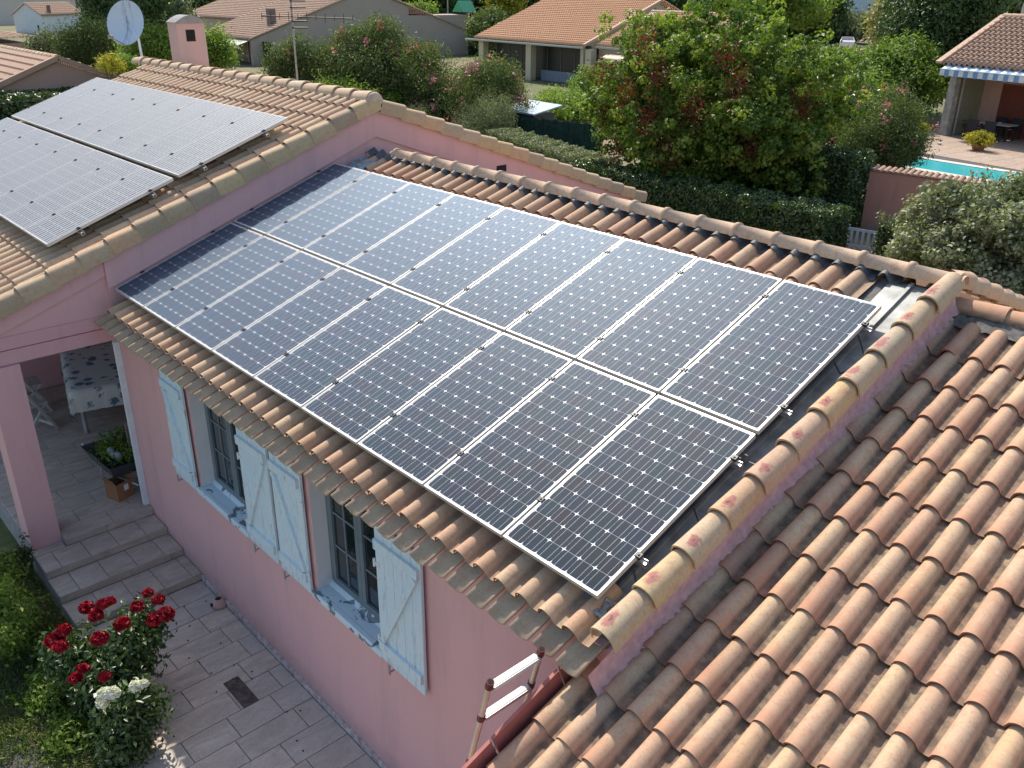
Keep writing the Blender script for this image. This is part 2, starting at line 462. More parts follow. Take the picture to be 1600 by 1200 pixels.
# ------------------------------------------------------------------ foliage
def leaf_mesh(name, P, N, size, tint, mat, asp=0.5, droop=0.15):
    """P positions, N leaf normals, size per leaf, tint 0..1"""
    n = len(P)
    r = rng.normal(size=(n, 3))
    N = N / (np.linalg.norm(N, axis=1, keepdims=True) + 1e-9)
    U = np.cross(N, r); U /= (np.linalg.norm(U, axis=1, keepdims=True) + 1e-9)
    Wd = np.cross(N, U)
    s = np.asarray(size).reshape(-1, 1) * np.ones((n, 1))
    V = np.empty((n, 4, 3))
    V[:, 0] = P - U * s * 0.5
    V[:, 1] = P + Wd * s * asp * 0.5 + N * s * droop * 0.5
    V[:, 2] = P + U * s * 0.5 - N * s * droop
    V[:, 3] = P - Wd * s * asp * 0.5 + N * s * droop * 0.5
    me = bpy.data.meshes.new(name)
    me.vertices.add(n * 4); me.vertices.foreach_set('co', V.astype('f').ravel())
    me.loops.add(n * 6); me.polygons.add(n * 2)
    idx = (np.arange(n)[:, None] * 4 + np.array([0, 1, 2, 0, 2, 3])).astype('i')
    me.loops.foreach_set('vertex_index', idx.ravel())
    me.polygons.foreach_set('loop_start', np.arange(0, n * 6, 3, dtype='i'))
    try:
        me.polygons.foreach_set('loop_total', np.full(n * 2, 3, 'i'))
    except Exception:
        pass
    at = me.attributes.new('tint', 'FLOAT', 'POINT')
    at.data.foreach_set('value', np.repeat(np.clip(tint, 0, 1), 4).astype('f'))
    me.materials.append(mat)
    me.update(calc_edges=True)
    return me
def lumps_leaves(lumps, n, clump=0.35, nper=26, inner=0.75, up=0.35, tint=(0.15, 0.95), noise=0.25):
    """leaves in clumps spread over and into a set of ellipsoids"""
    C = np.array([l[0] for l in lumps], float); Rr = np.array([l[1] for l in lumps], float)
    w = (Rr[:, 0] * Rr[:, 1] + Rr[:, 0] * Rr[:, 2] + Rr[:, 1] * Rr[:, 2]); w = w / w.sum()
    k = max(4, n // nper)
    li = rng.choice(len(lumps), k, p=w)
    d = rng.normal(size=(k, 3)); d /= np.linalg.norm(d, axis=1, keepdims=True)
    rad = 1 - (1 - inner) * rng.random(k) ** 1.3 * 1.2 + noise * (rng.random(k) - 0.4) * 0.6
    cc = C[li] + d * Rr[li] * rad[:, None]
    ct = rng.random(k)
    ci = np.repeat(np.arange(k), nper)
    m = len(ci)
    off = rng.normal(size=(m, 3)) * clump * 0.5
    P = cc[ci] + off
    Nn = d[ci] * 0.9 + rng.normal(size=(m, 3)) * 0.7 + np.array([0, 0, up])
    t = tint[0] + (tint[1] - tint[0]) * np.clip(0.5 * ct[ci] + 0.5 * rng.random(m), 0, 1)
    return P, Nn, t
def foliage(name, parent, lumps, n, size, leaf, clump=0.35, nper=26, inner=0.6, asp=0.5, origin=None, zmin=None, **k):
    P, Nn, t = lumps_leaves(lumps, n, clump, nper, inner, **k)
    if zmin is not None:
        ok = P[:, 2] > zmin; P, Nn, t = P[ok], Nn[ok], t[ok]
    o = Vector(origin) if origin is not None else WM[parent.name].translation
    P = P - np.array(o)
    s = size * (0.7 + 0.6 * rng.random(len(P)))
    me = leaf_mesh(name, P, Nn, s, t, LEAF[leaf], asp)
    return add(name, me, parent, Matrix.Translation(o))
def branches(name, parent, base, top, r, lumps, mat=None, nb=8, spread=True):
    """tapered trunk with limbs reaching into the lumps"""
    b = MB(); base = Vector(base); top = Vector(top)
    pts = [base.lerp(top, i / 4) + Vector((random.uniform(-.5, .5), random.uniform(-.5, .5), 0)) * r * 1.2 * (0 < i < 4) for i in range(5)]
    for i in range(4):
        b.tube(pts[i], pts[i + 1], r * (1.25 - 0.2 * i), r * (1.05 - 0.2 * i), n=9)
    for i in range(nb):
        l = lumps[i % len(lumps)]
        s = pts[random.randint(1, 4)]
        e = Vector(l[0]) + Vector([random.uniform(-.5, .5) * x for x in l[1]])
        mid = s.lerp(e, 0.5) + Vector((0, 0, (e - s).length * 0.08))
        b.tube(s, mid, r * 0.42, r * 0.27, n=6); b.tube(mid, e, r * 0.27, r * 0.08, n=5)
        for q in range(3):
            f = e + Vector([random.uniform(-.6, .6) * x for x in l[1]])
            b.tube(mid.lerp(e, 0.3 + 0.2 * q), f, r * 0.13, r * 0.03, n=4)
    return b.build(name, mat or M['bark'], parent)
def blobs(c, r, k, jitter=0.5, sc=(0.45, 0.7)):
    c = Vector(c); out = []
    for i in range(k):
        d = Vector(rng.normal(size=3)).normalized()
        s = random.uniform(*sc)
        p = c + Vector((d.x * r[0], d.y * r[1], d.z * r[2])) * jitter * random.uniform(0.7, 1.15)
        out.append((tuple(p), (r[0] * s, r[1] * s, r[2] * s)))
    return out
def tree(name, label, cat, base, c, r, n, size, leaf, tr=0.15, k=10, clump=0.4, group=None, sc=(0.4, 0.62), jitter=0.62, crown='crown', **kw):
    t = thing(name, label, cat, base, group=group)
    L = blobs(c, r, k, jitter, sc)
    foliage(crown, t, L, n, size, leaf, clump, zmin=base[2] + 0.05, **kw)
    branches('trunk', t, base, (c[0], c[1], c[2] + r[2] * 0.15), tr, L)
    return t, L
def box_leaves(x0, x1, y0, y1, z0, z1, n, W=None):
    """leaf positions in the skin of a clipped hedge"""
    face = rng.choice(5, n, p=np.array([(x1 - x0) * (y1 - y0), (x1 - x0) * (z1 - z0), (x1 - x0) * (z1 - z0), (y1 - y0) * (z1 - z0), (y1 - y0) * (z1 - z0)]) / ((x1 - x0) * (y1 - y0) + 2 * (x1 - x0) * (z1 - z0) + 2 * (y1 - y0) * (z1 - z0)))
    u = rng.random((n, 3)); P = np.array([x0, y0, z0]) + u * np.array([x1 - x0, y1 - y0, z1 - z0])
    Nn = np.zeros((n, 3)); dep = rng.random(n) ** 1.5 * 0.14 - 0.05
    wob = 0.05 * np.sin(P[:, 0] * 5.1 + 1) + 0.04 * np.sin(P[:, 0] * 11 + P[:, 1] * 7)
    dep = dep + wob
    for f, ax, sg, lim in ((0, 2, 1, z1), (1, 1, -1, y0), (2, 1, 1, y1), (3, 0, -1, x0), (4, 0, 1, x1)):
        s = face == f; P[s, ax] = lim - sg * dep[s]; Nn[s, ax] = sg
    return P, Nn
def hedge(name, label, base, dims, n, size, leaf, rz=0.0, asp=0.6, cat='hedge', group=None):
    t = thing(name, label, cat, base, rz, group)
    L, D, H = dims
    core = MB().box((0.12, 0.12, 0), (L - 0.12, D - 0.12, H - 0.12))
    add('stems', core.me('stems', M['hedgeshade']), t, WM[t.name])  # solid box, not stems: its near-black colour gives the shade inside the hedge
    P, Nn = box_leaves(0, L, 0, D, 0.02, H, n)
    Nn = Nn + rng.normal(size=Nn.shape) * 0.75 + np.array([0, 0, .2])
    tn = 0.15 + 0.7 * rng.random(n) * (0.6 + 0.4 * np.sin(P[:, 0] * 3) ** 2)
    me = leaf_mesh('leaves', P, Nn, size * (0.7 + 0.6 * rng.random(n)), tn, LEAF[leaf], asp)
    add('leaves', me, t, WM[t.name])
    return t
M['hedgeshade'] = plain('hedge_inner_shade', (0.012, 0.018, 0.008), 0.95)

# ------------------------------------------------------------------ the ground
def ground_mat():
    m = NT('dry_meadow'); c = m.coord('Object')
    a = m.ramp(m.noise(c, 0.09, 6, 0.6), [(0.35, (0.10, 0.12, 0.045)), (0.5, (0.17, 0.16, 0.07)), (0.62, (0.27, 0.20, 0.115)), (0.75, (0.12, 0.14, 0.05))])
    a = m.mix(m.ramp(m.noise(c, 2.5, 6, 0.7), [(0.4, 0), (0.7, 0.6)]), a, (0.09, 0.10, 0.04))
    m.set(Base_Color=a, Roughness=0.95).bump(m.noise(c, 8, 5), 0.6, 0.05)
    return m.mat
M['ground'] = ground_mat()
def ring_grid(xs, ys, z):
    V = [(x, y, z) for y in ys for x in xs]; nx = len(xs)
    F = [(j * nx + i, j * nx + i + 1, (j + 1) * nx + i + 1, (j + 1) * nx + i) for j in range(len(ys) - 1) for i in range(nx - 1)]
    return V, F
V, F = ring_grid(np.linspace(-900, 900, 25), np.linspace(-900, 900, 25), -3.3)
add('ground', mesh('ground', V, F, mats=M['ground']), kind='structure')
def lawn_mat():
    m = NT('lawn_soil'); c = m.coord('Object')
    a = m.ramp(m.noise(c, 1.6, 6, 0.65), [(0.35, (0.055, 0.085, 0.02)), (0.52, (0.12, 0.13, 0.04)), (0.64, (0.30, 0.24, 0.12))])
    m.set(Base_Color=a, Roughness=0.95).bump(m.noise(c, 30, 5), 0.8, 0.02)
    return m.mat
M['lawn'] = lawn_mat()
add('lawn', MB().box((-6.0, -16, -3.32), (3.6, -1.45, -3.215)).me('lawn', M['lawn']), kind='structure')

# ------------------------------------------------------------------ tile meshes
def wave_tile(name, pitch, arch, L, lift, mat, n=13, hz=0.055):
    """one S-shaped roof tile: x across, y up the slope, z off the roof"""
    xs, zs = [], []
    a = arch
    for i in range(9):
        t = i / 8
        xs.append(-0.012 + (a + 0.012) * t); zs.append(hz * (math.sin(PI * t) ** 0.55 if 0 < t < 1 else 0) + 0.004)
    for t in (0.25, 0.5, 0.75, 1.0):
        xs.append(a + (pitch + 0.004 - a) * t); zs.append(0.004 - 0.008 * math.sin(PI * t))
    m = len(xs); V = []; F = []; S = []; th = 0.013
    for y, l, tp in ((0, lift, 1.0), (L, lift * (1 - L / (L - 0.042)), 0.93)):
        for x, z in zip(xs, zs):
            xc = a / 2
            V.append((xc + (x - xc) * (tp if x < a else 1), y, z * (tp if x < a else 1) + l))
    for i in range(m - 1):
        F.append((i, i + 1, m + i + 1, m + i)); S.append(True)
    b = len(V)
    for i in range(m):
        V.append(V[i])
    for i in range(m):
        x, y, z = V[i]; V.append((x + (a / 2 - x) * 0.12 if x < a else x, y + 0.002, z - th))
    for i in range(m - 1):
        F.append((b + i, b + m + i, b + m + i + 1, b + i + 1)); S.append(False)
    me = mesh(name, V, F, S, [mat, M['clay_edge']], [0] * (m - 1) + [1] * (m - 1))
    return me
def prof_tile(name, prof, L, lift, mat, taper=0.9, th=0.013, collar=0.0, axis='y'):
    """a tile with any cross-section, wide end in front"""
    m = len(prof); V = []; F = []; S = []
    rows = [(0, lift, 1.0), (L, lift * (1 - L / (L - 0.05)), taper)]
    if collar:
        rows = [(0, 0, 1 + collar), (0.035, 0, 1 + collar), (0.036, 0, 1.0), (L, 0, 1.0)]
    for y, l, tp in rows:
        for x, z in prof:
            V.append((x * tp, y, z * tp + l))
    for k in range(len(rows) - 1):
        for i in range(m - 1):
            F.append((k * m + i, k * m + i + 1, (k + 1) * m + i + 1, (k + 1) * m + i)); S.append(k != 1 if collar else True)
    b = len(V)
    for i in range(m):
        V.append(V[i])
    for i in range(m):
        x, y, z = V[i]; s = 1 - th / 0.09
        V.append((x * s, y + 0.001, z * s if z > 0 else z))
    for i in range(m - 1):
        F.append((b + i, b + m + i, b + m + i + 1, b + i + 1)); S.append(False)
    if collar:
        b2 = len(V)
        for i in range(m):
            V.append(V[2 * m + i])
        # far end stays hidden under the next tile
    if axis == 'x':
        V = [(y, -x, z) for x, y, z in V]
    return mesh(name, V, F, S, mat)
def arc(r, a0, a1, n, sx=1.0):
    return [(-r * sx * math.cos(a0 + (a1 - a0) * i / n), r * math.sin(a0 + (a1 - a0) * i / n)) for i in range(n + 1)]
def join_tiles(name, me, Ws, mat, parent, kind='stuff'):
    """many hidden or far tiles as one mesh"""
    n = len(me.vertices); co = np.empty(n * 3, 'f'); me.vertices.foreach_get('co', co); co = co.reshape(-1, 3)
    F = [tuple(p.vertices) for p in me.polygons]; S = [p.use_smooth for p in me.polygons]; MI = [p.material_index for p in me.polygons] * len(Ws)
    inv = WM[parent.name].inverted()
    V = []; FF = []; SS = []
    Vs = []
    for k, W in enumerate(Ws):
        A = np.array(inv @ W)
        Vs.append(co @ A[:3, :3].T + A[:3, 3])
        FF += [tuple(i + k * n for i in f) for f in F]; SS += S
    V = np.concatenate(Vs)
    return add(name, mesh(name, V, FF, SS, [mat, M['clay_edge']], MI), parent, WM[parent.name], kind=kind)
def jit(a=1.0):
    return Matrix.Rotation(random.gauss(0, 0.008 * a), 4, 'Z') @ Matrix.Rotation(random.gauss(0, 0.006 * a), 4, 'X') @ Matrix.Rotation(random.gauss(0, 0.008 * a), 4, 'Y')

tile_b = wave_tile('roof_tile', 0.199, 0.122, 0.405, 0.018, M['tile'], hz=0.073)
tile_a = wave_tile('roof_tile', 0.199, 0.122, 0.395, 0.018, M['tile_a'], hz=0.068)
tile_c = wave_tile('roof_tile', 0.192, 0.126, 0.405, 0.020, M['tile_c'], hz=0.077)

# ================================================================== MAIN HOUSE (A)
GX = -0.05            # outer face of its gable, towards the camera
HA = 0.435            # base of its tiles off the panel plane
ridgeA = 3.68
house = thing('main_house', 'taller pink rendered house with tiled gable roof and an open porch at its corner', 'house', (-3.8, 1.0, -3.3))
zr = lambda y, h: y * TA + h / CA                 # roof height over y on the near slope at offset h
def zA(y, h):
    return zr(y, h) if y < ridgeA else zr(2 * ridgeA - y, h)
WT = HA - 0.09     # wall top offset
# gable wall with the porch opening left open
w = MB()
X0, X1 = -0.25, GX
def gable(w, ya, yb, zlow, n=2):
    ys = [ya] + ([ridgeA] if ya < ridgeA < yb else []) + [yb]
    for a, b in zip(ys[:-1], ys[1:]):
        P = [(X0, a, zlow), (X0, b, zlow), (X0, b, zA(b, WT)), (X0, a, zA(a, WT)), (X1, a, zlow), (X1, b, zlow), (X1, b, zA(b, WT)), (X1, a, zA(a, WT))]
        w.poly(P, [(0, 3, 2, 1), (4, 5, 6, 7), (0, 1, 5, 4), (1, 2, 6, 5), (2, 3, 7, 6), (3, 0, 4, 7)])
gable(w, -0.06, 9.3, -3.3)
w.build('gable_wall', M['pink'], house)
w = MB(); X1 = GX - 0.03
gable(w, -1.93, -0.0605, -0.45)
w.box((-0.25, -1.93, -0.63), (GX - 0.045, -0.0605, -0.4505))
w.build('porch_beam', M['pink'], house)
w = MB()
# truss boards: one under the verge, two level ones above the opening
w.box((GX - 0.045, -1.9, -0.452), (GX - 0.012, -0.064, -0.31))
w.box((GX - 0.045, -1.9, -0.625), (GX - 0.02, -0.064, -0.466))
w.build('beam_board', M['pink2'], house)
def band(ya, yb, top, dep, x0, x1):
    w = MB(); ys = [ya] + ([ridgeA] if ya < ridgeA < yb else []) + [yb]
    for a, b in zip(ys[:-1], ys[1:]):
        P = [(x0, a, zA(a, top) - dep), (x0, b, zA(b, top) - dep), (x0, b, zA(b, top)), (x0, a, zA(a, top)), (x1, a, zA(a, top) - dep), (x1, b, zA(b, top) - dep), (x1, b, zA(b, top)), (x1, a, zA(a, top))]
        w.poly(P, [(0, 3, 2, 1), (4, 5, 6, 7), (0, 1, 5, 4), (1, 2, 6, 5), (2, 3, 7, 6), (3, 0, 4, 7)])
    return w
band(-0.058, 9.34, WT + 0.004, 0.345, GX + 0.001, GX + 0.03).build('verge_board', M['pink'], house)
band(-1.92, -0.062, WT + 0.004, 0.20, GX - 0.0445, GX + 0.0).build('verge_board', M['pink'], house)
# vent slot
MB().box((GX + 0.0305, 5.84, 0.60), (GX + 0.034, 6.04, 0.70)).build('vent', M['dark'], house)
# pillar, other walls
MB().box((-0.40, -1.445, -3.3), (GX + 0.02, -1.118, -0.632)).build('pillar', M['pink'], house)
MB().box((-3.9, -1.445, -3.3), (-3.6, -1.118, -0.632)).build('pillar', M['pink'], house)
w = MB()
w.box((-7.5, -1.6, -3.3), (-4.6, 9.2, -0.55)); w.box((-4.598, 2.3, -3.3), (-0.252, 9.2, -0.2))
w.build('wall', M['pink2'], house)
w = MB()
w.poly([(-7.6, -1.6, -0.55), (-7.6, 9.2, -0.55), (-7.6, ridgeA, zA(ridgeA, WT)), (-7.5, -1.6, -0.55), (-7.5, 9.2, -0.55), (-7.5, ridgeA, zA(ridgeA, WT))], [(0, 2, 1), (3, 4, 5), (0, 3, 5, 2), (1, 2, 5, 4)])
w.build('far_gable', M['pink2'], house)
# roof deck both slopes
vAf = -1.98
vA0, vA1 = -1.47, (ridgeA + HA * SA) / CA
w = MB()
for x0, x1 in ((-7.62, GX + 0.02),):
    P = []
    for v, h in ((vA0, WT), (vA1, WT), (vA1, HA - 0.012), (vA0, HA - 0.012)):
        p = R3(0, v, h); P += [(x0, p.y, p.z), (x1, p.y, p.z)]
    w.poly(P, [(0, 1, 3, 2), (4, 5, 7, 6), (0, 6, 7, 1), (0, 2, 4, 6), (1, 7, 5, 3)])
    P = []
    for v, h in ((vAf, WT), (vA1, WT), (vA1, HA - 0.012), (vAf, HA - 0.012)):
        p = R3(0, v, h); P += [(x0, p.y, p.z), (x1, p.y, p.z)]
    Q = [(x, 2 * ridgeA - y, z) for x, y, z in P]
    w.poly(Q, [(2, 3, 1, 0), (6, 7, 5, 4), (1, 7, 6, 0), (6, 4, 2, 0), (3, 5, 7, 1)])
roofA = w.build('roof', M['greymortar'], house)
Xc = [-0.17 - 0.199 * j for j in range(37)]
hid = []
rowsA = int((vA1 - vA0) / 0.352) + 1
for r in range(rowsA):
    v = vA0 - 0.05 + 0.352 * r
    for x in Xc:
        W = RM(x, v, HA) @ jit()
        if r >= rowsA - 4 or x > -1.3 or (v < -0.35 and x > -2.7):
            add('roof_tile', tile_a, roofA, W)
        else:
            hid.append(W)
join_tiles('roof_tile', tile_a, hid, M['tile_a'], roofA)
hid = []
def far(W, yr):      # mirror a near-slope placement over the ridge line by turning half a circle
    return Matrix.Translation((0, 2 * yr, 0)) @ Matrix.Rotation(PI, 4, 'Z') @ W
for r in range(rowsA + 1):
    for x in Xc:
        hid.append(far(RM(-x - 0.13, vAf - 0.02 + 0.352 * r, HA), ridgeA))
join_tiles('far_slope_tile', tile_a, hid, M['tile_a'], roofA)
# verge tiles: round top, flat apron outside
vprof = [(-0.095, -0.045)] + arc(0.075, 0.0, PI * 0.75, 7, 1.1)[1:] + [(0.080, 0.02), (0.082, -0.05), (0.083, -0.115)]
verge = prof_tile('verge_tile', vprof, 0.40, 0.03, M['rake_a'], taper=0.93)
k = 0
v = vA0 - 0.10
while v < vA1 - 0.2:
    add('verge_tile', verge, roofA, RM(GX + 0.005, v, HA + 0.002) @ jit(0.7))
    v += 0.352
vm = mesh('verge_tile', [(-x, y, z) for x, y, z in [tuple(p.co) for p in verge.vertices]], [tuple(reversed(p.vertices)) for p in verge.polygons], [p.use_smooth for p in verge.polygons], M['rake_a'])
v = vAf - 0.08
while v < vA1 - 0.2:
    add('verge_tile', vm, roofA, far(RM(-(GX + 0.005), v, HA + 0.002), ridgeA) @ jit(0.7))
    v += 0.352
zRA = zr(ridgeA, HA) + 0.005
rprof = arc(0.125, 0.05, PI - 0.05, 9)
ridge_a = prof_tile('ridge_tile', rprof, 0.47, 0.02, M['ridge_a'], taper=0.88, axis='x')
for i in range(19):
    x = GX + 0.02 - 0.42 * i
    add('ridge_tile', ridge_a, roofA, Matrix.Translation((x, ridgeA, zRA)) @ Matrix.Rotation(PI, 4, 'Z') @ jit())
endcap = MB()
pr_ = [(0.13 * math.cos(a), 0.13 * math.sin(a)) for a in [PI * i / 10 for i in range(11)]]
endcap.poly([(GX + 0.03, ridgeA + a, zRA + b) for a, b in pr_] + [(GX + 0.075, ridgeA + a * 0.9, zRA + b * 0.9) for a, b in pr_] + [(GX + 0.03, ridgeA, zRA - 0.1), (GX + 0.075, ridgeA, zRA - 0.1)],
            [(i, i + 1, 12 + i, 11 + i) for i in range(10)] + [tuple(range(11, 22)) + (23,), (0, 11, 23, 22), (10, 22, 23, 21)], True)
endcap.build('ridge_end', M['ridge_a'], roofA)

# chimney of the main house
ch = thing('chimney_stack', 'pink rendered chimney with square smoke openings and a curved grey cap behind the ridge', 'chimney', (-7.6, 4.6, 1.5))
w = MB()
cx0, cx1, cy0, cy1, cz0, cz1 = -7.85, -7.45, 4.30, 4.86, 1.3, 2.50
tp = 1.0
def frust(w, a, b, z0, z1, t, m=0):
    cx, cy = (a[0] + b[0]) / 2, (a[1] + b[1]) / 2
    P = [(x, y, z0) for x, y in ((a[0], a[1]), (b[0], a[1]), (b[0], b[1]), (a[0], b[1]))]
    P += [(cx + (x - cx) * t, cy + (y - cy) * t, z1) for x, y, _ in P]
    w.poly(P, [(0, 1, 5, 4), (1, 2, 6, 5), (2, 3, 7, 6), (3, 0, 4, 7), (4, 5, 6, 7)], False, m)
frust(w, (cx0, cy0), (cx1, cy1), cz0, cz1, tp)
w.build('stack', M['chim'] if 'chim' in M else render_wall('pale_pink_chimney', (0.66, 0.44, 0.40), (0.50, 0.42, 0.38), 0.9), ch)
w = MB()
cap = [(cy0 - 0.02 + (cy1 - cy0 + 0.04) * i / 10, 2.498 + 0.13 * math.sin(PI * i / 10) + 0.01) for i in range(11)]
w.poly([(cx0 - 0.02, y, z) for y, z in cap] + [(cx1 + 0.02, y, z) for y, z in cap] + [(cx0 - 0.02, y, 2.49) for y, z in cap] + [(cx1 + 0.02, y, 2.49) for y, z in cap],
       [(i, 11 + i, 12 + i, 1 + i) for i in range(10)] + [(11 + i, 33 + i, 34 + i, 12 + i) for i in range(10)] + [(i, 1 + i, 23 + i, 22 + i) for i in range(10)])
w.build('cap', M['concrete'], ch)
MB().box((cx1 - 0.006, 4.47, 2.17), (cx1 + 0.004, 4.65, 2.38)).build('smoke_opening', M['dark'], ch)
MB().box((-7.72, cy0 + 0.005, 2.18), (-7.60, cy0 + 0.02, 2.38)).build('smoke_opening', M['dark'], ch)

# satellite dish and aerial
sd = thing('satellite_dish', 'stained pale blue satellite dish on a pole at the far end of the ridge', 'satellite dish', (-8.35, 3.95, 1.3))
dc = Vector((-8.78, 3.85, 2.47)); dn = Vector((0.50, -0.82, 0.28)).normalized()
Wd_ = Matrix.Translation(dc) @ dn.to_track_quat('Z', 'Y').to_matrix().to_4x4()
prof = [(0.001, -0.10), (0.13, -0.092), (0.26, -0.07), (0.37, -0.035), (0.47, 0.0), (0.485, 0.004), (0.47, -0.014), (0.25, -0.09), (0.001, -0.118)]
def dish_mat():
    m = NT('dish_enamel'); c = m.coord('Object')
    st = m.noise(m.coord('Object', (6, 0.9, 1)), 2.2, 5, 0.7)
    sx = m.n('ShaderNodeSeparateXYZ'); m.link(c, sx.inputs[0])
    mid = m.ramp(m.math('ABSOLUTE', sx.outputs['X']), [(0.05, 1.0), (0.16, 0.0)])
    f = m.math('MULTIPLY', m.ramp(st, [(0.5, 0), (0.62, 0.8)]), mid)
    m.set(Base_Color=m.mix(f, (0.55, 0.66, 0.74), (0.13, 0.16, 0.18)), Roughness=0.5)
    return m.mat
dd = MB(); dd.lathe(prof, n=32)
o = add('dish', dd.me('dish', dish_mat()), sd, Wd_ @ Matrix.Scale(0.88, 4))
w = MB(); w.tube((-8.40, 3.95, 1.3), (-8.50, 3.95, 2.2), 0.025); w.tube((-8.50, 3.95, 2.2), dc - dn * 0.12, 0.02)
w.build('mast', M['alu'], sd)
w = MB(); arm0 = dc + Wd_.to_3x3() @ Vector((0, -0.42, 0)); arm1 = dc + Wd_.to_3x3() @ Vector((0, -0.36, 0.45))
w.tube(arm0, arm1, 0.014); w.tube(arm1, arm1 + dn * -0.1, 0.035)
w.build('receiver_arm', M['concrete'], sd)
w = MB(); w.path([(-8.45, 3.95, 1.95), (-8.3, 3.8, 1.72), (-8.0, 3.7, 1.80), (-7.75, 3.66, 1.93)], 0.008, 5)
w.build('cable', M['white'], sd)

ae = thing('television_aerial', 'thin rooftop television aerial with crossed rods on a tall mast', 'aerial', (-3.6, 4.6, 1.2))
MB().tube((-3.6, 4.6, 1.2), (-3.6, 4.6, 3.3), 0.016, n=6).build('mast', M['concrete'], ae)
w = MB(); a0, a1 = Vector((-3.95, 4.25, 2.72)), Vector((-2.75, 5.2, 2.70))
w.tube(a0, a1, 0.010, n=5)
pd = Vector((0, 0, 1))
for i in range(11):
    c_ = a0.lerp(a1, i / 10); l = 0.05 + 0.02 * (i % 2)
    w.tube(c_ - pd * l, c_ + pd * l, 0.005, n=4)
for z in (2.55, 2.65, 2.85, 2.95):
    w.tube((-3.55, 4.55, z), (-3.40, 4.75, z), 0.014, n=5)
w.build('rods', M['black'], ae)

# ================================================================== WING (B)
wing = thing('house_wing', 'lower pink wing with pale blue shutters whose tiled roof is covered by solar panels', 'house wing', (3.8, 1.0, -3.2))
HB = -0.175
ridgeB = 3.62
WX0, WX1 = -0.049, 7.64
WY = -0.06
TERR = -3.2
w = MB()
# front wall with two window holes
holes = [(1.88, 2.99, -1.76, -0.50), (4.24, 5.27, -1.76, -0.50)]
xs = sorted({WX0, WX1} | {h[0] for h in holes} | {h[1] for h in holes}); zs = [TERR - 0.1, -1.76, -0.50, zr(WY, HB - 0.05)]
for i in range(len(xs) - 1):
    for j in range(3):
        if any(abs(xs[i] - h[0]) < 1e-6 and j == 1 for h in holes):
            continue
        w.poly([(xs[i], WY, zs[j]), (xs[i + 1], WY, zs[j]), (xs[i + 1], WY, zs[j + 1]), (xs[i], WY, zs[j + 1])], [(0, 1, 2, 3)])
w.build('front_wall', M['pink'], wing)
w = MB()
P = [(WY + 0.001, TERR - 0.1), (2 * ridgeB - WY, TERR - 0.1), (2 * ridgeB - WY, zr(WY, HB - 0.05)), (ridgeB, zr(ridgeB, HB - 0.02)), (WY + 0.001, zr(WY, HB - 0.05))]
w.poly([(WX1, y, z) for y, z in P] + [(WX1 - 0.25, y, z) for y, z in P], [(0, 1, 2, 3, 4), (9, 8, 7, 6, 5), (0, 5, 6, 1), (1, 6, 7, 2), (2, 7, 8, 3), (3, 8, 9, 4), (4, 9, 5, 0)])
w.build('gable_wall', M['pink2'], wing)
MB().box((WX0, 2 * ridgeB - WY - 0.2, TERR - 0.1), (WX1, 2 * ridgeB - WY, zr(WY, HB - 0.05))).build('back_wall', M['pink2'], wing)
w = MB(); w.box((1.46, WY - 0.022, TERR - 0.02), (WX1, WY - 0.001, TERR + 0.07))
w.build('plinth', plain('peeling_plinth', (0.50, 0.42, 0.40), 0.9, var=0.5, scale=14, bump=0.6), wing)
# roof deck
vB1 = (ridgeB + HB * SA) / CA
w = MB()
P = []
for v, h in ((-0.10, HB - 0.045), (vB1, HB - 0.045), (vB1, HB - 0.012), (-0.10, HB - 0.012)):
    p = R3(0, v, h); P += [(WX0 + 0.002, p.y, p.z), (WX1 - 0.03, p.y, p.z)]
w.poly(P, [(0, 1, 3, 2), (4, 5, 7, 6), (0, 6, 7, 1), (0, 2, 4, 6), (1, 7, 5, 3)])
w.poly([(x, 2 * ridgeB - y, z) for x, y, z in P], [(2, 3, 1, 0), (6, 7, 5, 4), (1, 7, 6, 0), (6, 4, 2, 0), (3, 5, 7, 1)])
roofB = w.build('roof', M['greymortar'], wing)
XB = [7.325 - 0.199 * j for j in range(37)]
hid = []
rowsB = 11
for r in range(rowsB):
    v = -0.225 + 0.359 * r
    for j, x in enumerate(XB):
        if x > 7.10 and r > 0:
            continue
        W = RM(x, v, HB) @ jit(1.2)
        if r in (0, 1, 8, 9, 10):
            add('roof_tile', tile_b, roofB, W)
        else:
            hid.append(W)
join_tiles('roof_tile', tile_b, hid, M['tile'], roofB)
hid = [far(RM(-x - 0.13, -0.225 + 0.357 * r, HB), ridgeB) for r in range(10) for x in XB]
join_tiles('far_slope_tile', tile_b, hid, M['tile'], roofB)
# projecting eave tiles, hollow side up
eprof = [(-0.083 + 0.166 * i / 8, -0.038 * math.sin(PI * i / 8) ** 0.8 if 0 < i < 8 else 0.0) for i in range(9)]
def eave_tile():
    V = []; F = []; S = []; n = 9; L = 0.42
    for y in (0, L):
        for x, z in eprof: V.append((x, y, z))
    for y in (0, L):
        for x, z in eprof: V.append((x * 1.02, y, z - 0.013))
    for i in range(n - 1):
        F.append((i, i + 1, n + i + 1, n + i)); S.append(True)
        F.append((2 * n + i, 3 * n + i, 3 * n + i + 1, 2 * n + i + 1)); S.append(True)
        F.append((i, 2 * n + i, 2 * n + i + 1, i + 1)); S.append(False)
    F.append((0, n, 3 * n, 2 * n)); S.append(False)
    F.append((n - 1, 3 * n - 1, 4 * n - 1, 2 * n - 1)); S.append(False)
    return mesh('eave_tile', V, F, S, M['eave'])
em = eave_tile()
for j in range(38):
    x = 7.325 + 0.16 - 0.199 * j
    add('eave_tile', em, roofB, RM(x, -0.385 + random.gauss(0, 0.006), HB - 0.022) @ jit(2))
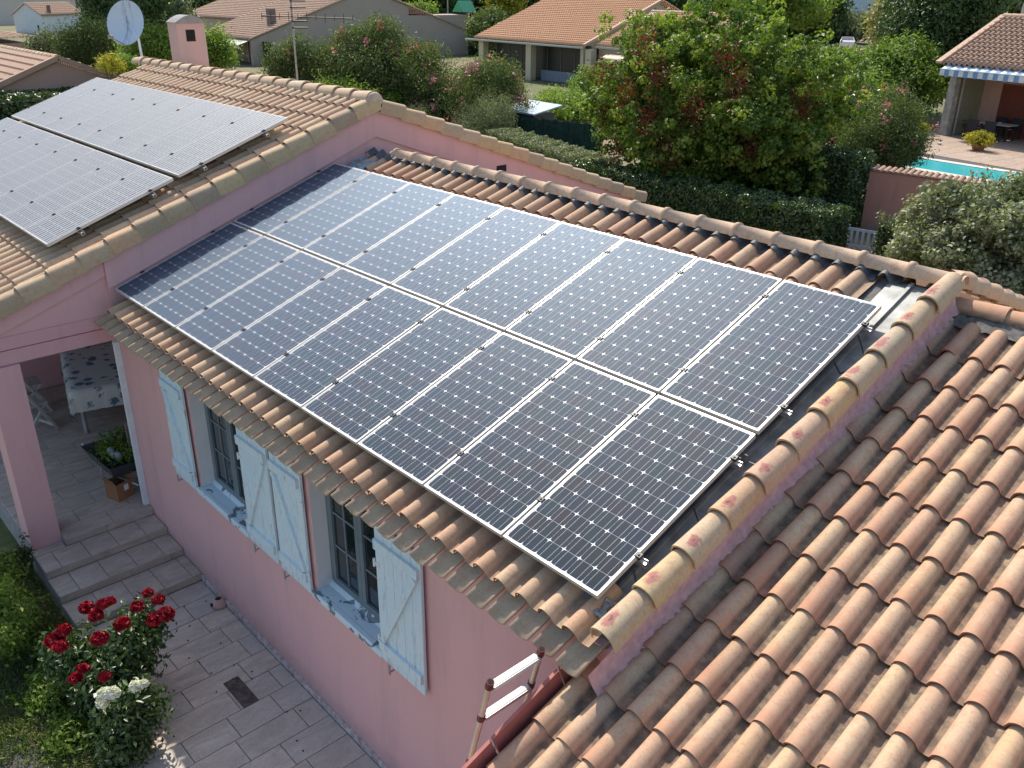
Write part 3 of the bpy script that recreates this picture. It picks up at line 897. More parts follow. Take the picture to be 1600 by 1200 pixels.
# rake tiles on the camera-side gable
rk = prof_tile('rake_tile', [(-0.088, -0.05)] + arc(0.088, 0.0, PI, 10) + [(0.090, -0.055)], 0.41, 0.024, M['rake_b'], taper=0.84)
for i in range(11):
    add('rake_tile', rk, roofB, RM(7.618 + 0.0065 * i, -0.185 + 0.357 * i, -0.075) @ jit(1.5))
for i in range(11):
    add('rake_tile', rk, roofB, far(RM(-7.625, -0.185 + 0.357 * i, -0.085), ridgeB) @ jit(1.5))
for i in range(8):
    pass
zRB = zr(ridgeB, HB) + 0.062
rb = prof_tile('ridge_tile', arc(0.084, -0.05, PI + 0.05, 10), 0.43, 0, M['ridge'], collar=0.2, axis='x')
for i in range(19):
    x = 7.33 - 0.40 * i
    if x > 0.2:
        add('ridge_tile', rb, roofB, Matrix.Translation((x, ridgeB, zRB + random.gauss(0, 0.002))) @ jit())
ec = MB(); rr = 0.105
pts = [(rr * math.cos(PI * i / 10), rr * math.sin(PI * i / 10)) for i in range(11)]
ec.poly([(7.685, ridgeB + a, zRB + b) for a, b in pts] + [(7.73, ridgeB + a * .93, zRB + b * .93) for a, b in pts] + [(7.685, ridgeB, zRB - 0.1), (7.73, ridgeB, zRB - 0.1)],
        [(i, 11 + i, 12 + i, i + 1) for i in range(10)] + [tuple(range(11, 22)) + (23,)], False)
ec.build('ridge_end', M['ridge'], roofB)
# lead strip dressed over the tile heads under the ridge
w = MB()
nx = 7.36 / 0.199
NX = int(nx * 10)
for i in range(NX + 1):
    x = -0.02 + 7.36 * i / NX
    u = ((x - (XB[-1])) % 0.199)
    z = 0.073 * math.sin(PI * u / 0.122) ** 0.62 if u < 0.122 and u > 0 else -0.004
    for kk, v in enumerate((3.675 + 0.012 * math.sin(x * 37) + 0.008 * math.sin(x * 91), vB1 + 0.03)):
        w.V.append(R3(x, v, HB + z + 0.022 + 0.012 * kk))
w.F = [(2 * i, 2 * i + 2, 2 * i + 3, 2 * i + 1) for i in range(NX)]; w.S = [True] * NX; w.M = [0] * NX
w.build('ridge_flashing', M['closoir'], roofB)
# valley sheet of zinc beside the rake
w = MB()
for a, b in ((0.03, 0.95), (0.952, 1.95), (1.952, 2.85), (2.852, 3.72)):
    w.box((7.235, a, 0), (7.560, b, 0.004 + 0.002 * (a > 1)), W=RX_ if False else RM(0, 0, HB + 0.012))
w.build('flashing_sheet', M['zinc'], roofB)
w = MB(); w.box((7.395, 0.03, 0.004), (7.42, 3.72, 0.03), W=RM(0, 0, HB + 0.012))
w.build('standing_seam', M['zinc'], roofB)
w = MB()
for i, (x, v) in enumerate(((7.46, -0.02), (7.44, 0.02), (7.49, 0.03), (7.45, 0.06), (7.42, -0.01))):
    p = R3(x, v, HB + 0.05); 
    P = [p + Vector((random.uniform(-.05, .05), random.uniform(-.05, .05), random.uniform(-.035, .035))) for _ in range(6)]
    w.poly(P, [(0, 1, 2), (0, 2, 3), (0, 3, 4), (0, 4, 5), (0, 5, 1)])
w.build('crumpled_flashing', M['zinc'], roofB)
w = MB()
P = []
for i in range(10):
    for j in range(4):
        p = R3(0.02 + 0.045 * i, 3.24 + 0.11 * j, HB + 0.075); P.append(p + Vector((0, 0, random.uniform(-.025, .02))))
w.poly(P, [(i * 4 + j, i * 4 + 4 + j, i * 4 + 5 + j, i * 4 + 1 + j) for i in range(9) for j in range(3)])
w.build('lead_patch', plain('blue_grey_lead', (0.23, 0.33, 0.37), 0.5, 0.3, var=0.4, scale=20), roofB)
# mortar fillet along the lean-to roof
w = MB(); P = []
HC = -0.418
NN = 150
for i in range(NN):
    v = -0.36 + 4.15 * i / (NN - 1)
    g = lambda s: random.gauss(0, s)
    P += [R3(WX1 + 0.002 + .015 * max(v, 0), v, -0.165), R3(WX1 + 0.006 + .015 * max(v, 0) + g(.002), v, -0.22 + g(.004)), R3(WX1 + 0.014 + .015 * max(v, 0) + g(.003), v, -0.28 + g(.006)), R3(WX1 + 0.026 + .015 * max(v, 0) + g(.006), v, -0.318 + g(.006)), R3(WX1 + 0.045 + .015 * max(v, 0) + g(.01), v, -0.352 + g(.01))]
w.poly(P, [(i * 5 + j, i * 5 + j + 1, i * 5 + j + 6, i * 5 + j + 5) for i in range(NN - 1) for j in range(4)], True)
w.build('mortar_fillet', M['mortar'], wing)

# windows, sills, shutters
def window(x0, x1, z0, z1):
    t = add('window', MB().me('window', None), wing, WM[wing.name]) if False else None
    fr = MB(); yb = 0.085
    fr.box((x0, yb, z0), (x0 + 0.04, yb + 0.06, z1)); fr.box((x1 - 0.04, yb, z0), (x1, yb + 0.06, z1))
    fr.box((x0 + 0.04, yb, z0), (x1 - 0.04, yb + 0.06, z0 + 0.05)); fr.box((x0 + 0.04, yb, z1 - 0.05), (x1 - 0.04, yb + 0.06, z1))
    win = fr.build('window', M['winframe'], wing)
    xm = (x0 + x1) / 2
    for a, b in ((x0 + 0.045, xm - 0.002), (xm + 0.002, x1 - 0.045)):
        s = MB(); y0 = yb - 0.012; y1 = yb + 0.04
        s.box((a, y0, z0 + 0.055), (a + 0.055, y1, z1 - 0.055)); s.box((b - 0.055, y0, z0 + 0.055), (b, y1, z1 - 0.055))
        s.box((a + 0.055, y0, z0 + 0.055), (b - 0.055, y1, z0 + 0.12)); s.box((a + 0.055, y0, z1 - 0.11), (b - 0.055, y1, z1 - 0.055))
        s.build('sash', M['winframe'], win)
        q = MB(); q.box((a + 0.05, yb + 0.010, z0 + 0.11), (b - 0.05, yb + 0.016, z1 - 0.10)); q.build('pane', M['glass'], win)
        q = MB()
        q.box(((a + b) / 2 - 0.009, yb + 0.001, z0 + 0.12), ((a + b) / 2 + 0.009, yb + 0.0095, z1 - 0.11))
        for f in (0.34, 0.67):
            zc = z0 + 0.12 + (z1 - z0 - 0.23) * f
            q.box((a + 0.055, yb + 0.001, zc - 0.009), ((a + b) / 2 - 0.0095, yb + 0.0095, zc + 0.009))
            q.box(((a + b) / 2 + 0.0095, yb + 0.001, zc - 0.009), (b - 0.055, yb + 0.0095, zc + 0.009))
        q.build('glazing_bar', M['winframe'], win)
    j = MB(); e = 0.0
    j.poly([(x0, WY, z0), (x0, yb, z0), (x0, yb, z1), (x0, WY, z1)], [(0, 1, 2, 3)])
    j.poly([(x1, WY, z0), (x1, yb, z0), (x1, yb, z1), (x1, WY, z1)], [(3, 2, 1, 0)])
    j.poly([(x0, WY, z1), (x1, WY, z1), (x1, yb, z1), (x0, yb, z1)], [(0, 1, 2, 3)])
    j.build('jamb', M['jamb'], win)
    s = MB(); s.bbox((x0 - 0.03, WY - 0.055, z0 - 0.05), (x1 + 0.03, WY - 0.0005, z0 + 0.012), 0.006)
    s.box((x0 + 0.001, WY, z0 - 0.02), (x1 - 0.001, yb + 0.02, z0 + 0.012))
    s.poly([(x0, yb - 0.04, z0 + 0.012), (x1, yb - 0.04, z0 + 0.012), (x1, yb, z0 + 0.045), (x0, yb, z0 + 0.045)], [(0, 1, 2, 3)])
    s.build('sill', M['sill'], win)
    b = MB(); b.box((x0, yb + 0.06, z0), (x1, yb + 0.07, z1)); b.build('curtain', plain('dim_curtain', (0.10, 0.12, 0.13), 0.9, var=0.4, scale=12), win)
for h in holes:
    window(*h)
def shutter(x0, x1, left, z0=-1.80, z1=-0.52):
    w = x1 - x0; H = z1 - z0; y0, y1 = -0.112, -0.086    # boards; ledges stand proud of them
    n = 5; base = MB()
    for i in range(n):
        a = x0 + w * i / n + 0.0018; b = x0 + w * (i + 1) / n - 0.0018
        p = MB(); c = 0.005
        p.poly([(a, y1, z0), (a, y0 + c, z0), (a + c, y0, z0), (b - c, y0, z0), (b, y0 + c, z0), (b, y1, z0)] + [(a, y1, z1), (a, y0 + c, z1), (a + c, y0, z1), (b - c, y0, z1), (b, y0 + c, z1), (b, y1, z1)],
               [(i_, (i_ + 1) % 6, 6 + (i_ + 1) % 6, 6 + i_) for i_ in range(6)] + [(5, 4, 3, 2, 1, 0), (6, 7, 8, 9, 10, 11)])
        if i == 0:
            root = p.build('shutter', M['shutter'], wing)
        else:
            p.build('plank', M['shutter'], root)
    for zc in (z0 + 0.155, z1 - 0.155):
        MB().box((x0 + 0.015, y0 - 0.026, zc - 0.045), (x1 - 0.03 if left else x1 - 0.015, y0 - 0.0005, zc + 0.045)).build('ledge', M['shutter'], root)
    if left:
        pa, pb = Vector((x0 + 0.06, y0 - 0.013, z1 - 0.215)), Vector((x1 - 0.06, y0 - 0.013, z0 + 0.215))
    else:
        pa, pb = Vector((x1 - 0.06, y0 - 0.013, z1 - 0.215)), Vector((x0 + 0.06, y0 - 0.013, z0 + 0.215))
    MB().bar(pa, pb, 0.025, 0.075, up=(1, 0, 0) if False else (0.8, 0, 0.6)).build('brace', M['shutter'], root) if False else None
    d = (pb - pa).normalized(); nn = Vector((d.z, 0, -d.x)) * 0.030
    q = [pa + nn, pb + nn, pb - nn, pa - nn]
    br = MB(); br.poly([Vector((v.x, y0 - 0.024, v.z)) for v in q] + [Vector((v.x, y0 - 0.0005, v.z)) for v in q], [(0, 1, 2, 3), (7, 6, 5, 4), (0, 4, 5, 1), (1, 5, 6, 2), (2, 6, 7, 3), (3, 7, 4, 0)])
    br.build('brace', M['shutter'], root)
    xh = x1 if left else x0
    for zc in (z0 + 0.2, z1 - 0.35):
        hm = MB(); hm.tube((xh + (0.012 if left else -0.012), y0 - 0.005, zc - 0.035), (xh + (0.012 if left else -0.012), y0 - 0.005, zc + 0.035), 0.011, n=8)
        hm.box((xh - 0.05 if left else xh + 0.002, y0 - 0.006, zc - 0.015), (xh - 0.002 if left else xh + 0.05, y0 - 0.0006, zc + 0.015))
        hm.build('hinge', M['white'], root)
    ca = MB(); ca.tube((x0 + (0.1 if left else 0.14), y0 - 0.02, z0 - 0.05), (x0 + (0.1 if left else 0.14), y0 + 0.02, z0 - 0.05), 0.008, n=6)
    ca.box((x0 + (0.09 if left else 0.13), y0 - 0.03, z0 - 0.07), (x0 + (0.11 if left else 0.15), y0 - 0.02, z0 + 0.02))
    ca.build('catch', M['concrete'], root)
shutter(1.30, 1.83, True); shutter(3.04, 3.60, False); shutter(3.66, 4.19, True); shutter(5.29, 5.87, False)
# white post of the porch and a wall spout
MB().box((-0.048, -0.122, -2.84), (0.008, -0.0605, -0.632)).build('corner_post', M['white'], wing)
w = MB(); w.lathe([(0.05, 0), (0.085, 0.01), (0.085, 0.05), (0.06, 0.09), (0.035, 0.10)], (2.03, -0.14, TERR + 0.0), 14); w.build('drain_spout', plain('pink_terracotta', (0.55, 0.36, 0.31), 0.8), wing)
MB().tube((2.03, -0.20, TERR + 0.05), (2.03, -0.232, TERR + 0.05), 0.022, n=12).build('spout_hole', M['dark'], wing)

# ================================================================== LEAN-TO (C)
ann = thing('side_extension', 'lowest pink extension with large clean clay tiles at the near right', 'house extension', (9.4, 0.5, -3.3))
ridgeC = 3.78
w = MB()
yC = -1.35
w.box((7.43, yC, -3.3), (12.2, WY - 0.002, -1.05)); w.box((7.66, WY, -3.3), (12.2, 7.5, zr(WY, HC) - 0.12))
w.build('wall', M['pink2'], ann)
vC0, vC1 = -1.62, (ridgeC + HC * SA) / CA
w = MB(); P = []
for v, h in ((vC0, HC - 0.09), (-0.30, HC - 0.09), (-0.30, HC - 0.012), (vC0, HC - 0.012)):
    p = R3(0, v, h); P += [(7.445, p.y, p.z), (12.3, p.y, p.z)]
w.poly(P, [(0, 1, 3, 2), (4, 5, 7, 6), (0, 6, 7, 1), (0, 2, 4, 6), (1, 7, 5, 3)])
P = []
for v, h in ((-0.2995, HC - 0.09), (vC1, HC - 0.09), (vC1, HC - 0.012), (-0.2995, HC - 0.012)):
    p = R3(0, v, h); P += [(7.645, p.y, p.z), (12.3, p.y, p.z)]
w.poly(P, [(0, 1, 3, 2), (4, 5, 7, 6), (0, 6, 7, 1), (0, 2, 4, 6), (1, 7, 5, 3)])
w.poly([(x, 2 * ridgeC - y, z) for x, y, z in P], [(2, 3, 1, 0), (6, 7, 5, 4), (1, 7, 6, 0), (6, 4, 2, 0), (3, 5, 7, 1)])
roofC = w.build('roof', M['greymortar'], ann)
XC = [7.449 + 0.192 * j for j in range(21)]
for r in range(-4, 10):
    v = 0.045 + 0.361 * r
    for j, x in enumerate(XC):
        if r >= 0 and j < 1:
            continue
        add('roof_tile', tile_c, roofC, RM(x + random.gauss(0, 0.002), v + random.gauss(0, 0.003), HC) @ jit(1.3))
hid = [far(RM(-x - 0.13, -0.3 + 0.361 * r, HC), ridgeC) for r in range(11) for x in XC[1:]]
join_tiles('far_slope_tile', tile_c, hid, M['tile_c'], roofC)
rc = prof_tile('ridge_tile', arc(0.095, -0.05, PI + 0.05, 10), 0.45, 0.012, M['tile_c'], taper=0.9, axis='x')
zRC = zr(ridgeC, HC) + 0.03
for i in range(11):
    add('ridge_tile', rc, roofC, Matrix.Translation((7.66 + 0.40 * (i + 1), ridgeC, zRC)) @ Matrix.Rotation(PI, 4, 'Z') @ jit())
w = MB(); P = []
for i in range(90):
    x = 7.7 + 4.3 * i / 89
    P += [R3(x, vC1 - 0.20 + random.gauss(0, .012), HC + 0.024), R3(x, vC1 - 0.10, HC + 0.045 + random.gauss(0, .006)), R3(x, vC1 + 0.02, HC + 0.09)]
w.poly(P, [(i * 3 + j, i * 3 + 3 + j, i * 3 + 4 + j, i * 3 + 1 + j) for i in range(89) for j in range(2)], True)
w.build('ridge_mortar', M['greymortar'], roofC)
# upstand board on its left verge, in two lengths
for a, b in ((-0.93, -0.40), (-1.62, -0.945), (-0.385, -0.245)):
    w = MB(); w.box((7.405, a, 0.002), (7.427, b, 0.212), W=RM(0, 0, HC - 0.055)); w.build('verge_board', M['maroon'], ann)

# ================================================================== SOLAR PANELS
PW, PH, FT = 0.808, 1.58, 0.035
CP = 0.1285
mx, my = (PW - 6 * CP) / 2, (PH - 12 * CP) / 2
def octo(x, y, z, s=0.0632, c=0.0225, sx=1.0):
    return [(x + a, y + b, z) for a, b in ((-s + c, -s), (s - c, -s), (s - .004, -s + .0035), (s, -s + c), (s, s - c), (s - .004, s - .0035), (s - c, s), (-s + c, s), (-s + .004, s - .0035), (-s, s - c), (-s, -s + c), (-s + .004, -s + .0035))]
def octo_uv(s=0.0632, c=0.0225):
    return [((p[0] + s) / (2 * s), (p[1] + s) / (2 * s)) for p in octo(0, 0, 0, s, c)]
cell_me = mesh('cell', octo(0, 0, 0), [tuple(range(12))], mats=M['cell'], uv=octo_uv())
V = []; F = []; U = []
for i in range(6):
    for j in range(12):
        b = len(V); V += octo(mx + CP * (i + .5), my + CP * (j + .5), 0); F.append(tuple(range(b, b + 12))); U += octo_uv()
cells_me = mesh('cell_sheet', V, F, mats=M['cell_old'], uv=U)
fm = MB(); t = 0.011
fm.box((0, 0, -FT), (PW, t, 0)); fm.box((0, PH - t, -FT), (PW, PH, 0)); fm.box((0, t, -FT), (t, PH - t, 0)); fm.box((PW - t, t, -FT), (PW, PH - t, 0))
frame_me = fm.me('frame', M['frame'])
sheet_me = MB().box((t, t, -0.009), (PW - t, PH - t, -0.003)).me('backsheet', M['sheet'])
sheet_old = MB().box((t, t, -0.009), (PW - t, PH - t, -0.003)).me('backsheet', M['sheet_old'])
ordn = ['first', 'second', 'third', 'fourth', 'fifth', 'sixth', 'seventh', 'eighth', 'ninth']
def panel(W, label, group, single=True):
    t = bpy.data.objects.new('solar_panel', None); reg(t, W); t['label'] = label; t['category'] = 'solar panel'; t['group'] = group
    add('frame', frame_me, t, W)
    s = add('backsheet', sheet_me if single else sheet_old, t, W)
    if single:
        for i in range(6):
            for j in range(12):
                add('cell', cell_me, s, W @ Matrix.Translation((mx + CP * (i + .5), my + CP * (j + .5), -0.0022)))
    else:
        add('cell_sheet', cells_me, s, W @ Matrix.Translation((0, 0, -0.0022)))
    return t
GAP, RG = 0.02, 0.034
for row in range(2):
    for i in range(9):
        wh = 'upper' if row else 'lower'
        ext = ''
        panel(RM(i * (PW + GAP), row * (PH + RG), 0) @ Matrix.Rotation(random.gauss(0, .0015), 4, 'Z'),
              f'{ordn[i]} panel from the pink gable in the {wh} row on the wing roof{ext}', 'solar panels on the wing roof')
SCX, SCY = 1.03, 1.02
HPA = 0.665
for row in range(2):
    for i in range(8):
        W = RM(-0.40 - (7 - i) * (PW * SCX + GAP) - PW * SCX, -0.30 + row * (PH * SCY + 0.075), HPA) @ Matrix.Diagonal((SCX, SCY, 1, 1))
        wh = 'upper' if row else 'lower'
        panel(W, f'{ordn[7 - i]} panel from the near verge in the {wh} row on the tall main roof', 'solar panels on the main house roof', False)
# rails and clamps
clamp_me = MB().bbox((-0.022, -0.02, -0.012), (0.022, 0.02, 0.007), 0.003).tube((0, 0, 0.006), (0, 0, 0.014), 0.007, n=8).me('clamp', M['black'])
def rail(v, h, x0, x1, xs, name_lab, grp):
    W0 = RM(x0, v, h - FT - 0.021)
    t = thing('mounting_rail', name_lab, 'mounting rail', W0.translation, group=grp)
    m = MB(); L = x1 - x0
    m.box((0, -0.02, -0.02), (L, 0.02, -0.016)); m.box((0, -0.02, -0.016), (L, -0.016, 0.02)); m.box((0, 0.016, -0.016), (L, 0.02, 0.02)); m.box((0.0, -0.016, 0.004), (L, 0.016, 0.008))
    add('channel', m.me('channel', M['alu']), t, W0)
    for x in xs:
        add('clamp', clamp_me, t, RM(x, v, h))
names = ['lowest', 'second lowest', 'second highest', 'highest']
for q, v in enumerate((0.366, 1.33, 1.90, 2.94)):
    rail(v, 0, -0.03, 7.49, [-0.012 if i == 0 else i * (PW + GAP) - GAP / 2 for i in range(9)] + [9 * (PW + GAP) - GAP + 0.012], f'{names[q]} aluminium rail with black clamps under the panels on the wing roof', 'rails under the wing panels')
for q, v in enumerate((0.08, 1.0, 1.70, 2.62)):
    w_ = PW * SCX + GAP
    rail(v, HPA, -0.40 - 8 * w_ - 0.02, -0.32, [-0.40 - i * w_ + GAP / 2 for i in range(9)], f'{names[q]} aluminium rail under the panels on the tall main roof', 'rails under the main roof panels')
# black cable loops hanging at the rail ends
cb = MB()
for v in (0.2, 2.75):
    cb.path([R3(7.44, v + 0.1, -0.04), R3(7.50, v + 0.05, -0.10), R3(7.54, v, -0.125), R3(7.56, v - 0.1, -0.09)], 0.006, 6)
for x0, v0 in ((7.43, 0.9), (7.43, 2.55)):
    cb.path([R3(x0, v0, -0.09), R3(7.50, v0 - 0.05, -0.125), R3(7.57, v0 - 0.07, -0.06)], 0.005, 6)
cb.build('cable', M['black'], None, Matrix.Identity(4), label='black solar cables looping out from under the panel edge beside the flashing', category='cable')

# ================================================================== LADDER
lad = thing('ladder', 'telescopic aluminium ladder with dark red caps leaning on the edge of the extension roof', 'ladder', (6.6, -0.5, -3.2))
def LP(y, z):
    return Vector((7.30 + 0.25 * (z + 0.35), y, z))
for y in (-0.715, -0.325):
    w = MB(); w.tube(LP(y, -3.19), LP(y, -0.30), 0.019, n=14); w.build('stile', plain('ladder_tube', (0.62, 0.56, 0.46), 0.35, 0.6, var=0.1), lad)
    for z in (-0.30, -0.585, -1.0, -1.2, -1.44, -1.725, -2.01, -2.3, -2.6, -2.9):
        w = MB(); w.tube(LP(y, z - 0.022), LP(y, z + (0.02 if z < -.4 else 0.03)), 0.0235, n=14)
        w.build('collar', M['redplastic'], lad)
    MB().tube(LP(y, -0.2698), LP(y, -0.268), 0.017, n=12).build('tube_end', M['dark'], lad)
for z in (-0.33, -0.60, -1.03, -1.22, -1.455, -1.74, -2.03, -2.32, -2.62, -2.92):
    w = MB(); w.bar(LP(-0.695, z), LP(-0.345, z), 0.052, 0.022); w.tube(LP(-0.695, z), LP(-0.345, z), 0.019, n=10); w.build('rung', M['alu_white'], lad)
    g_ = MB()
    for q in range(6):
        o_ = Vector((-0.018 + 0.007 * q, 0, 0.0145)); g_.bar(LP(-0.69, z) + o_, LP(-0.35, z) + o_, 0.003, 0.003)
    g_.build('tread_ribs', M['alu_white'], lad)

# ================================================================== PORCH, STEPS, TERRACE
porch = thing('porch_steps', 'tiled porch floor with three shallow beige steps down to the terrace', 'steps', (0.5, -0.6, -3.2))
levels = [(-4.6, 0.13, -2.84), (0.13, 0.53, -2.93), (0.53, 0.96, -3.02), (0.96, 1.45, -3.11)]
YS = -1.47
base = MB()
for i, (a, b, z) in enumerate(levels):
    base.box((a if i else -0.049, YS if i else -1.117, -3.29), (b - 0.012, WY - 0.003, z - 0.012))
base.box((-4.59, -1.45, -3.29), (-0.0495, WY - 0.003, -2.852)); base.box((-0.0492, YS, -3.29), (0.129, -1.1175, -2.942))
base.box((-4.59, WY - 0.0025, -3.29), (-0.26, 2.295, -2.852))
base.build('step_base', M['concrete'], porch)
def slab(name, x0, x1, y0, y1, z0, z1, mat, parent, g=0.004, tl=0.0):
    m = MB(); cx, cy = (x0 + x1) / 2, (y0 + y1) / 2
    m.bbox((x0 + g - cx, y0 + g - cy, z0 - z1), (x1 - g - cx, y1 - g - cy, 0), 0.003)
    return add(name, m.me(name, mat), parent, Matrix.Translation((cx, cy, z1)) @ Matrix.Rotation(random.gauss(0, tl), 4, 'X') @ Matrix.Rotation(random.gauss(0, tl), 4, 'Y'))
for k, (a, b, z) in enumerate(levels[1:]):
    y = YS; first = 0.36 - 0.09 * (k % 3)
    cuts = [YS]
    c_ = YS + [0.06, 0.10, 0.20][k] + 0.12
    while c_ < WY - 0.05:
        cuts.append(c_); c_ += 0.325
    cuts.append(WY - 0.004)
    for p, q in zip(cuts[:-1], cuts[1:]):
        slab('step_tile', a + 0.002, b, p, q, z - 0.012, z, M['steptile'], porch, tl=0.002)
slab('step_tile', -0.028, 0.129, YS, -1.12, -2.942, -2.93, M['steptile'], porch)
for k, (a, b, z) in enumerate(levels):   # riser strips
    cuts = [YS if k else -1.117, -0.95 + 0.13 * k, -0.42 + 0.1 * k, WY - 0.004]
    if k == 0: cuts = [-1.117, -0.64, WY - 0.004]
    for p, q in zip(cuts[:-1], cuts[1:]):
        m = MB(); m.box((b - 0.0115, p + 0.003, z - 0.089), (b - 0.002, q - 0.003, z - 0.0125)); m.build('riser_tile', M['steptile'], porch)
# porch floor tiles
x = 0.13; r = 0
while x > -4.4:
    wd = 0.31; y = -1.44 if x - wd < -0.1 else -1.115
    y -= (0.0 if r % 2 else 0.3) * (x - wd < -0.1)
    while y < 2.28:
        y2 = min(y + 0.60, 2.29)
        ya = max(y, -1.445 if x - wd < -0.1 else -1.115)
        yb = y2 if x - wd < -0.26 else min(y2, WY - 0.003)
        if x > -0.2 and ya < -1.116: ya = -1.115
        if yb - ya > 0.04:
            slab('floor_tile', x - wd, x, ya, yb, -2.852, -2.84, M['steptile'], porch, tl=0.001)
        y = y2
    x -= wd; r += 1
# terrace: one bed, each stone a piece of it
terr = add('terrace', MB().box((1.452, -3.4, -3.29), (7.42, WY - 0.024, TERR - 0.012)).me('terrace', M['grout']), kind='structure')
x = 1.455; r = 0
while x < 6.9:
    wd = 0.312
    yl = -1.62 if x < 3.3 else -3.1
    y = WY - 0.026 - random.uniform(0.1, 0.55)
    ys = [WY - 0.026]
    while y > yl:
        ys.append(y); y -= random.choice((0.6, 0.6, 0.45, 0.9))
    ys.append(yl)
    for p, q in zip(ys[1:], ys[:-1]):
        if q - p > 0.05:
            slab('paving_stone', x, x + wd, p, q, TERR - 0.012, TERR + random.uniform(-.002, .002), M['paving'], terr, 0.0035, 0.0015)
    x += wd; r += 1
dr = thing('drain_cover', 'small dark metal drain cover set in the pale terrace paving', 'drain cover', (3.42, -0.58, TERR))
MB().box((3.20, -0.66, TERR + 0.002), (3.64, -0.50, TERR + 0.006)).build('plate', plain('dull_drain_plate', (0.10, 0.085, 0.08), 0.3, 0.4, var=0.6, scale=14), dr)
deb = MB()
for i in range(26):
    x_, y_ = random.uniform(1.6, 4.6), random.uniform(-1.4, -0.2)
    deb.bbox((x_, y_, TERR + 0.002), (x_ + .014, y_ + .012, TERR + 0.012), 0.004)
deb.build('fallen_berries', M['dark'], None, Matrix.Identity(4), kind='stuff', label='tiny dark berries and grit fallen on the terrace', category='debris')

# porch furniture
tb = thing('garden_table', 'long porch table hidden under a flowered tablecloth', 'table', (-3.3, 0.7, -2.84))
TC = Vector((-3.15, 0.60)); ta = math.radians(-14)
def TP(u, v, z):
    c, s = math.cos(ta), math.sin(ta); return Vector((TC.x + u * c - v * s, TC.y + u * s + v * c, z))
w = MB(); 
for u, v in ((-.75, -.4), (.75, -.4), (-.75, .4), (.75, .4)):
    MB().tube(TP(u, v, -2.84), TP(u, v, -2.13), 0.03).build('leg', M['concrete'], tb)
w.poly([TP(u, v, z) for z in (-2.135, -2.11) for u, v in ((-.88, -.5), (.88, -.5), (.88, .5), (-.88, .5))], [(3, 2, 1, 0), (4, 5, 6, 7), (0, 1, 5, 4), (1, 2, 6, 5), (2, 3, 7, 6), (3, 0, 4, 7)])
w.build('table_top', M['white'], tb)
def cloth_mat():
    m = NT('flowered_cloth'); c = m.coord('Object')
    vo = m.n('ShaderNodeTexVoronoi', i_Scale=5.5); m.link(c, vo.inputs['Vector'])
    n = m.noise(c, 28, 5, 0.7)
    d = m.math('ADD', vo.outputs['Distance'], m.math('MULTIPLY', m.math('SUBTRACT', n, 0.5), 0.9))
    f = m.ramp(d, [(0.30, 1.0), (0.38, 0.0)])
    n2 = m.noise(c, 55, 3, 0.6)
    f2 = m.ramp(n2, [(0.66, 0), (0.70, 0.8)])
    a = m.mix(f, (0.62, 0.60, 0.55), (0.10, 0.16, 0.22)); a = m.mix(f2, a, (0.10, 0.20, 0.30))
    m.set(Base_Color=a, Roughness=0.8)
    return m.mat
nu, nv = 36, 24; V = []; F = []
for j in range(nv + 1):
    for i in range(nu + 1):
        u = -1.22 + 2.44 * i / nu; v = -0.84 + 1.68 * j / nv
        ou = max(0, abs(u) - 0.89); ov = max(0, abs(v) - 0.51); z = -2.105
        cu = max(-0.89, min(0.89, u)); cv = max(-0.51, min(0.51, v))
        drop = math.hypot(ou, ov) if ou * ov > 0 else ou + ov
        f = 0.03 * math.sin(i * 1.7) * min(1, ov * 5) + 0.03 * math.sin(j * 1.9) * min(1, ou * 5)
        cu += math.copysign(0.02 + abs(f), u) if ou > 0 else 0; cv += math.copysign(0.02 + abs(f), v) if ov > 0 else 0
        if ou > 0 and ov > 0: drop *= 1.15
        V.append(TP(cu, cv, z - drop * 0.97))
F = [(j * (nu + 1) + i, j * (nu + 1) + i + 1, (j + 1) * (nu + 1) + i + 1, (j + 1) * (nu + 1) + i) for j in range(nv) for i in range(nu)]
add('tablecloth', mesh('tablecloth', V, F, True, cloth_mat()), None, None, label='cream tablecloth printed with blue flowers draped over the porch table', category='tablecloth')
def folding_chair(x, y, rz, label):
    t = thing('folding_chair', label, 'chair', (x, y, -2.84), rz, 'folding chairs round the porch table')
    W0 = WM[t.name]; m = plain('pale_slatted_wood', (0.50, 0.48, 0.44), 0.6)
    def a(nm, mb): add(nm, mb.me(nm, m), t, W0)
    for s in (-0.21, 0.21):
        a('leg', MB().bar((s, -0.25, 0), (s, 0.20, 0.88), 0.025, 0.035)); a('leg', MB().bar((s * 0.86, 0.25, 0), (s * 0.86, -0.18, 0.46), 0.025, 0.035))
    for i in range(6):
        a('slat', MB().box((-0.20, -0.20 + 0.066 * i, 0.45), (0.20, -0.147 + 0.066 * i, 0.465)))
    for i in range(4):
        z = 0.56 + 0.085 * i; yy = -0.25 + 0.45 * z / 0.88
        a('slat', MB().box((-0.2, yy - 0.006, z), (0.2, yy + 0.006, z + 0.055)))
    a('stretcher', MB().box((-0.2, -0.24, 0.05), (0.2, -0.21, 0.10)))
folding_chair(-3.05, -0.55, math.radians(180 + 20), 'pale slatted folding chair nearest the pillar, back to the garden')
folding_chair(-3.85, -0.35, math.radians(180 - 5), 'pale slatted folding chair beyond the first, beside the cloth corner')
bx = thing('cardboard_box', 'open brown cardboard box with a white label on the porch floor', 'box', (-0.42, -0.26, -2.84), math.radians(18))
card = plain('cardboard', (0.30, 0.14, 0.065), 0.85); W0 = WM[bx.name]
m = MB(); a_ = 0.115
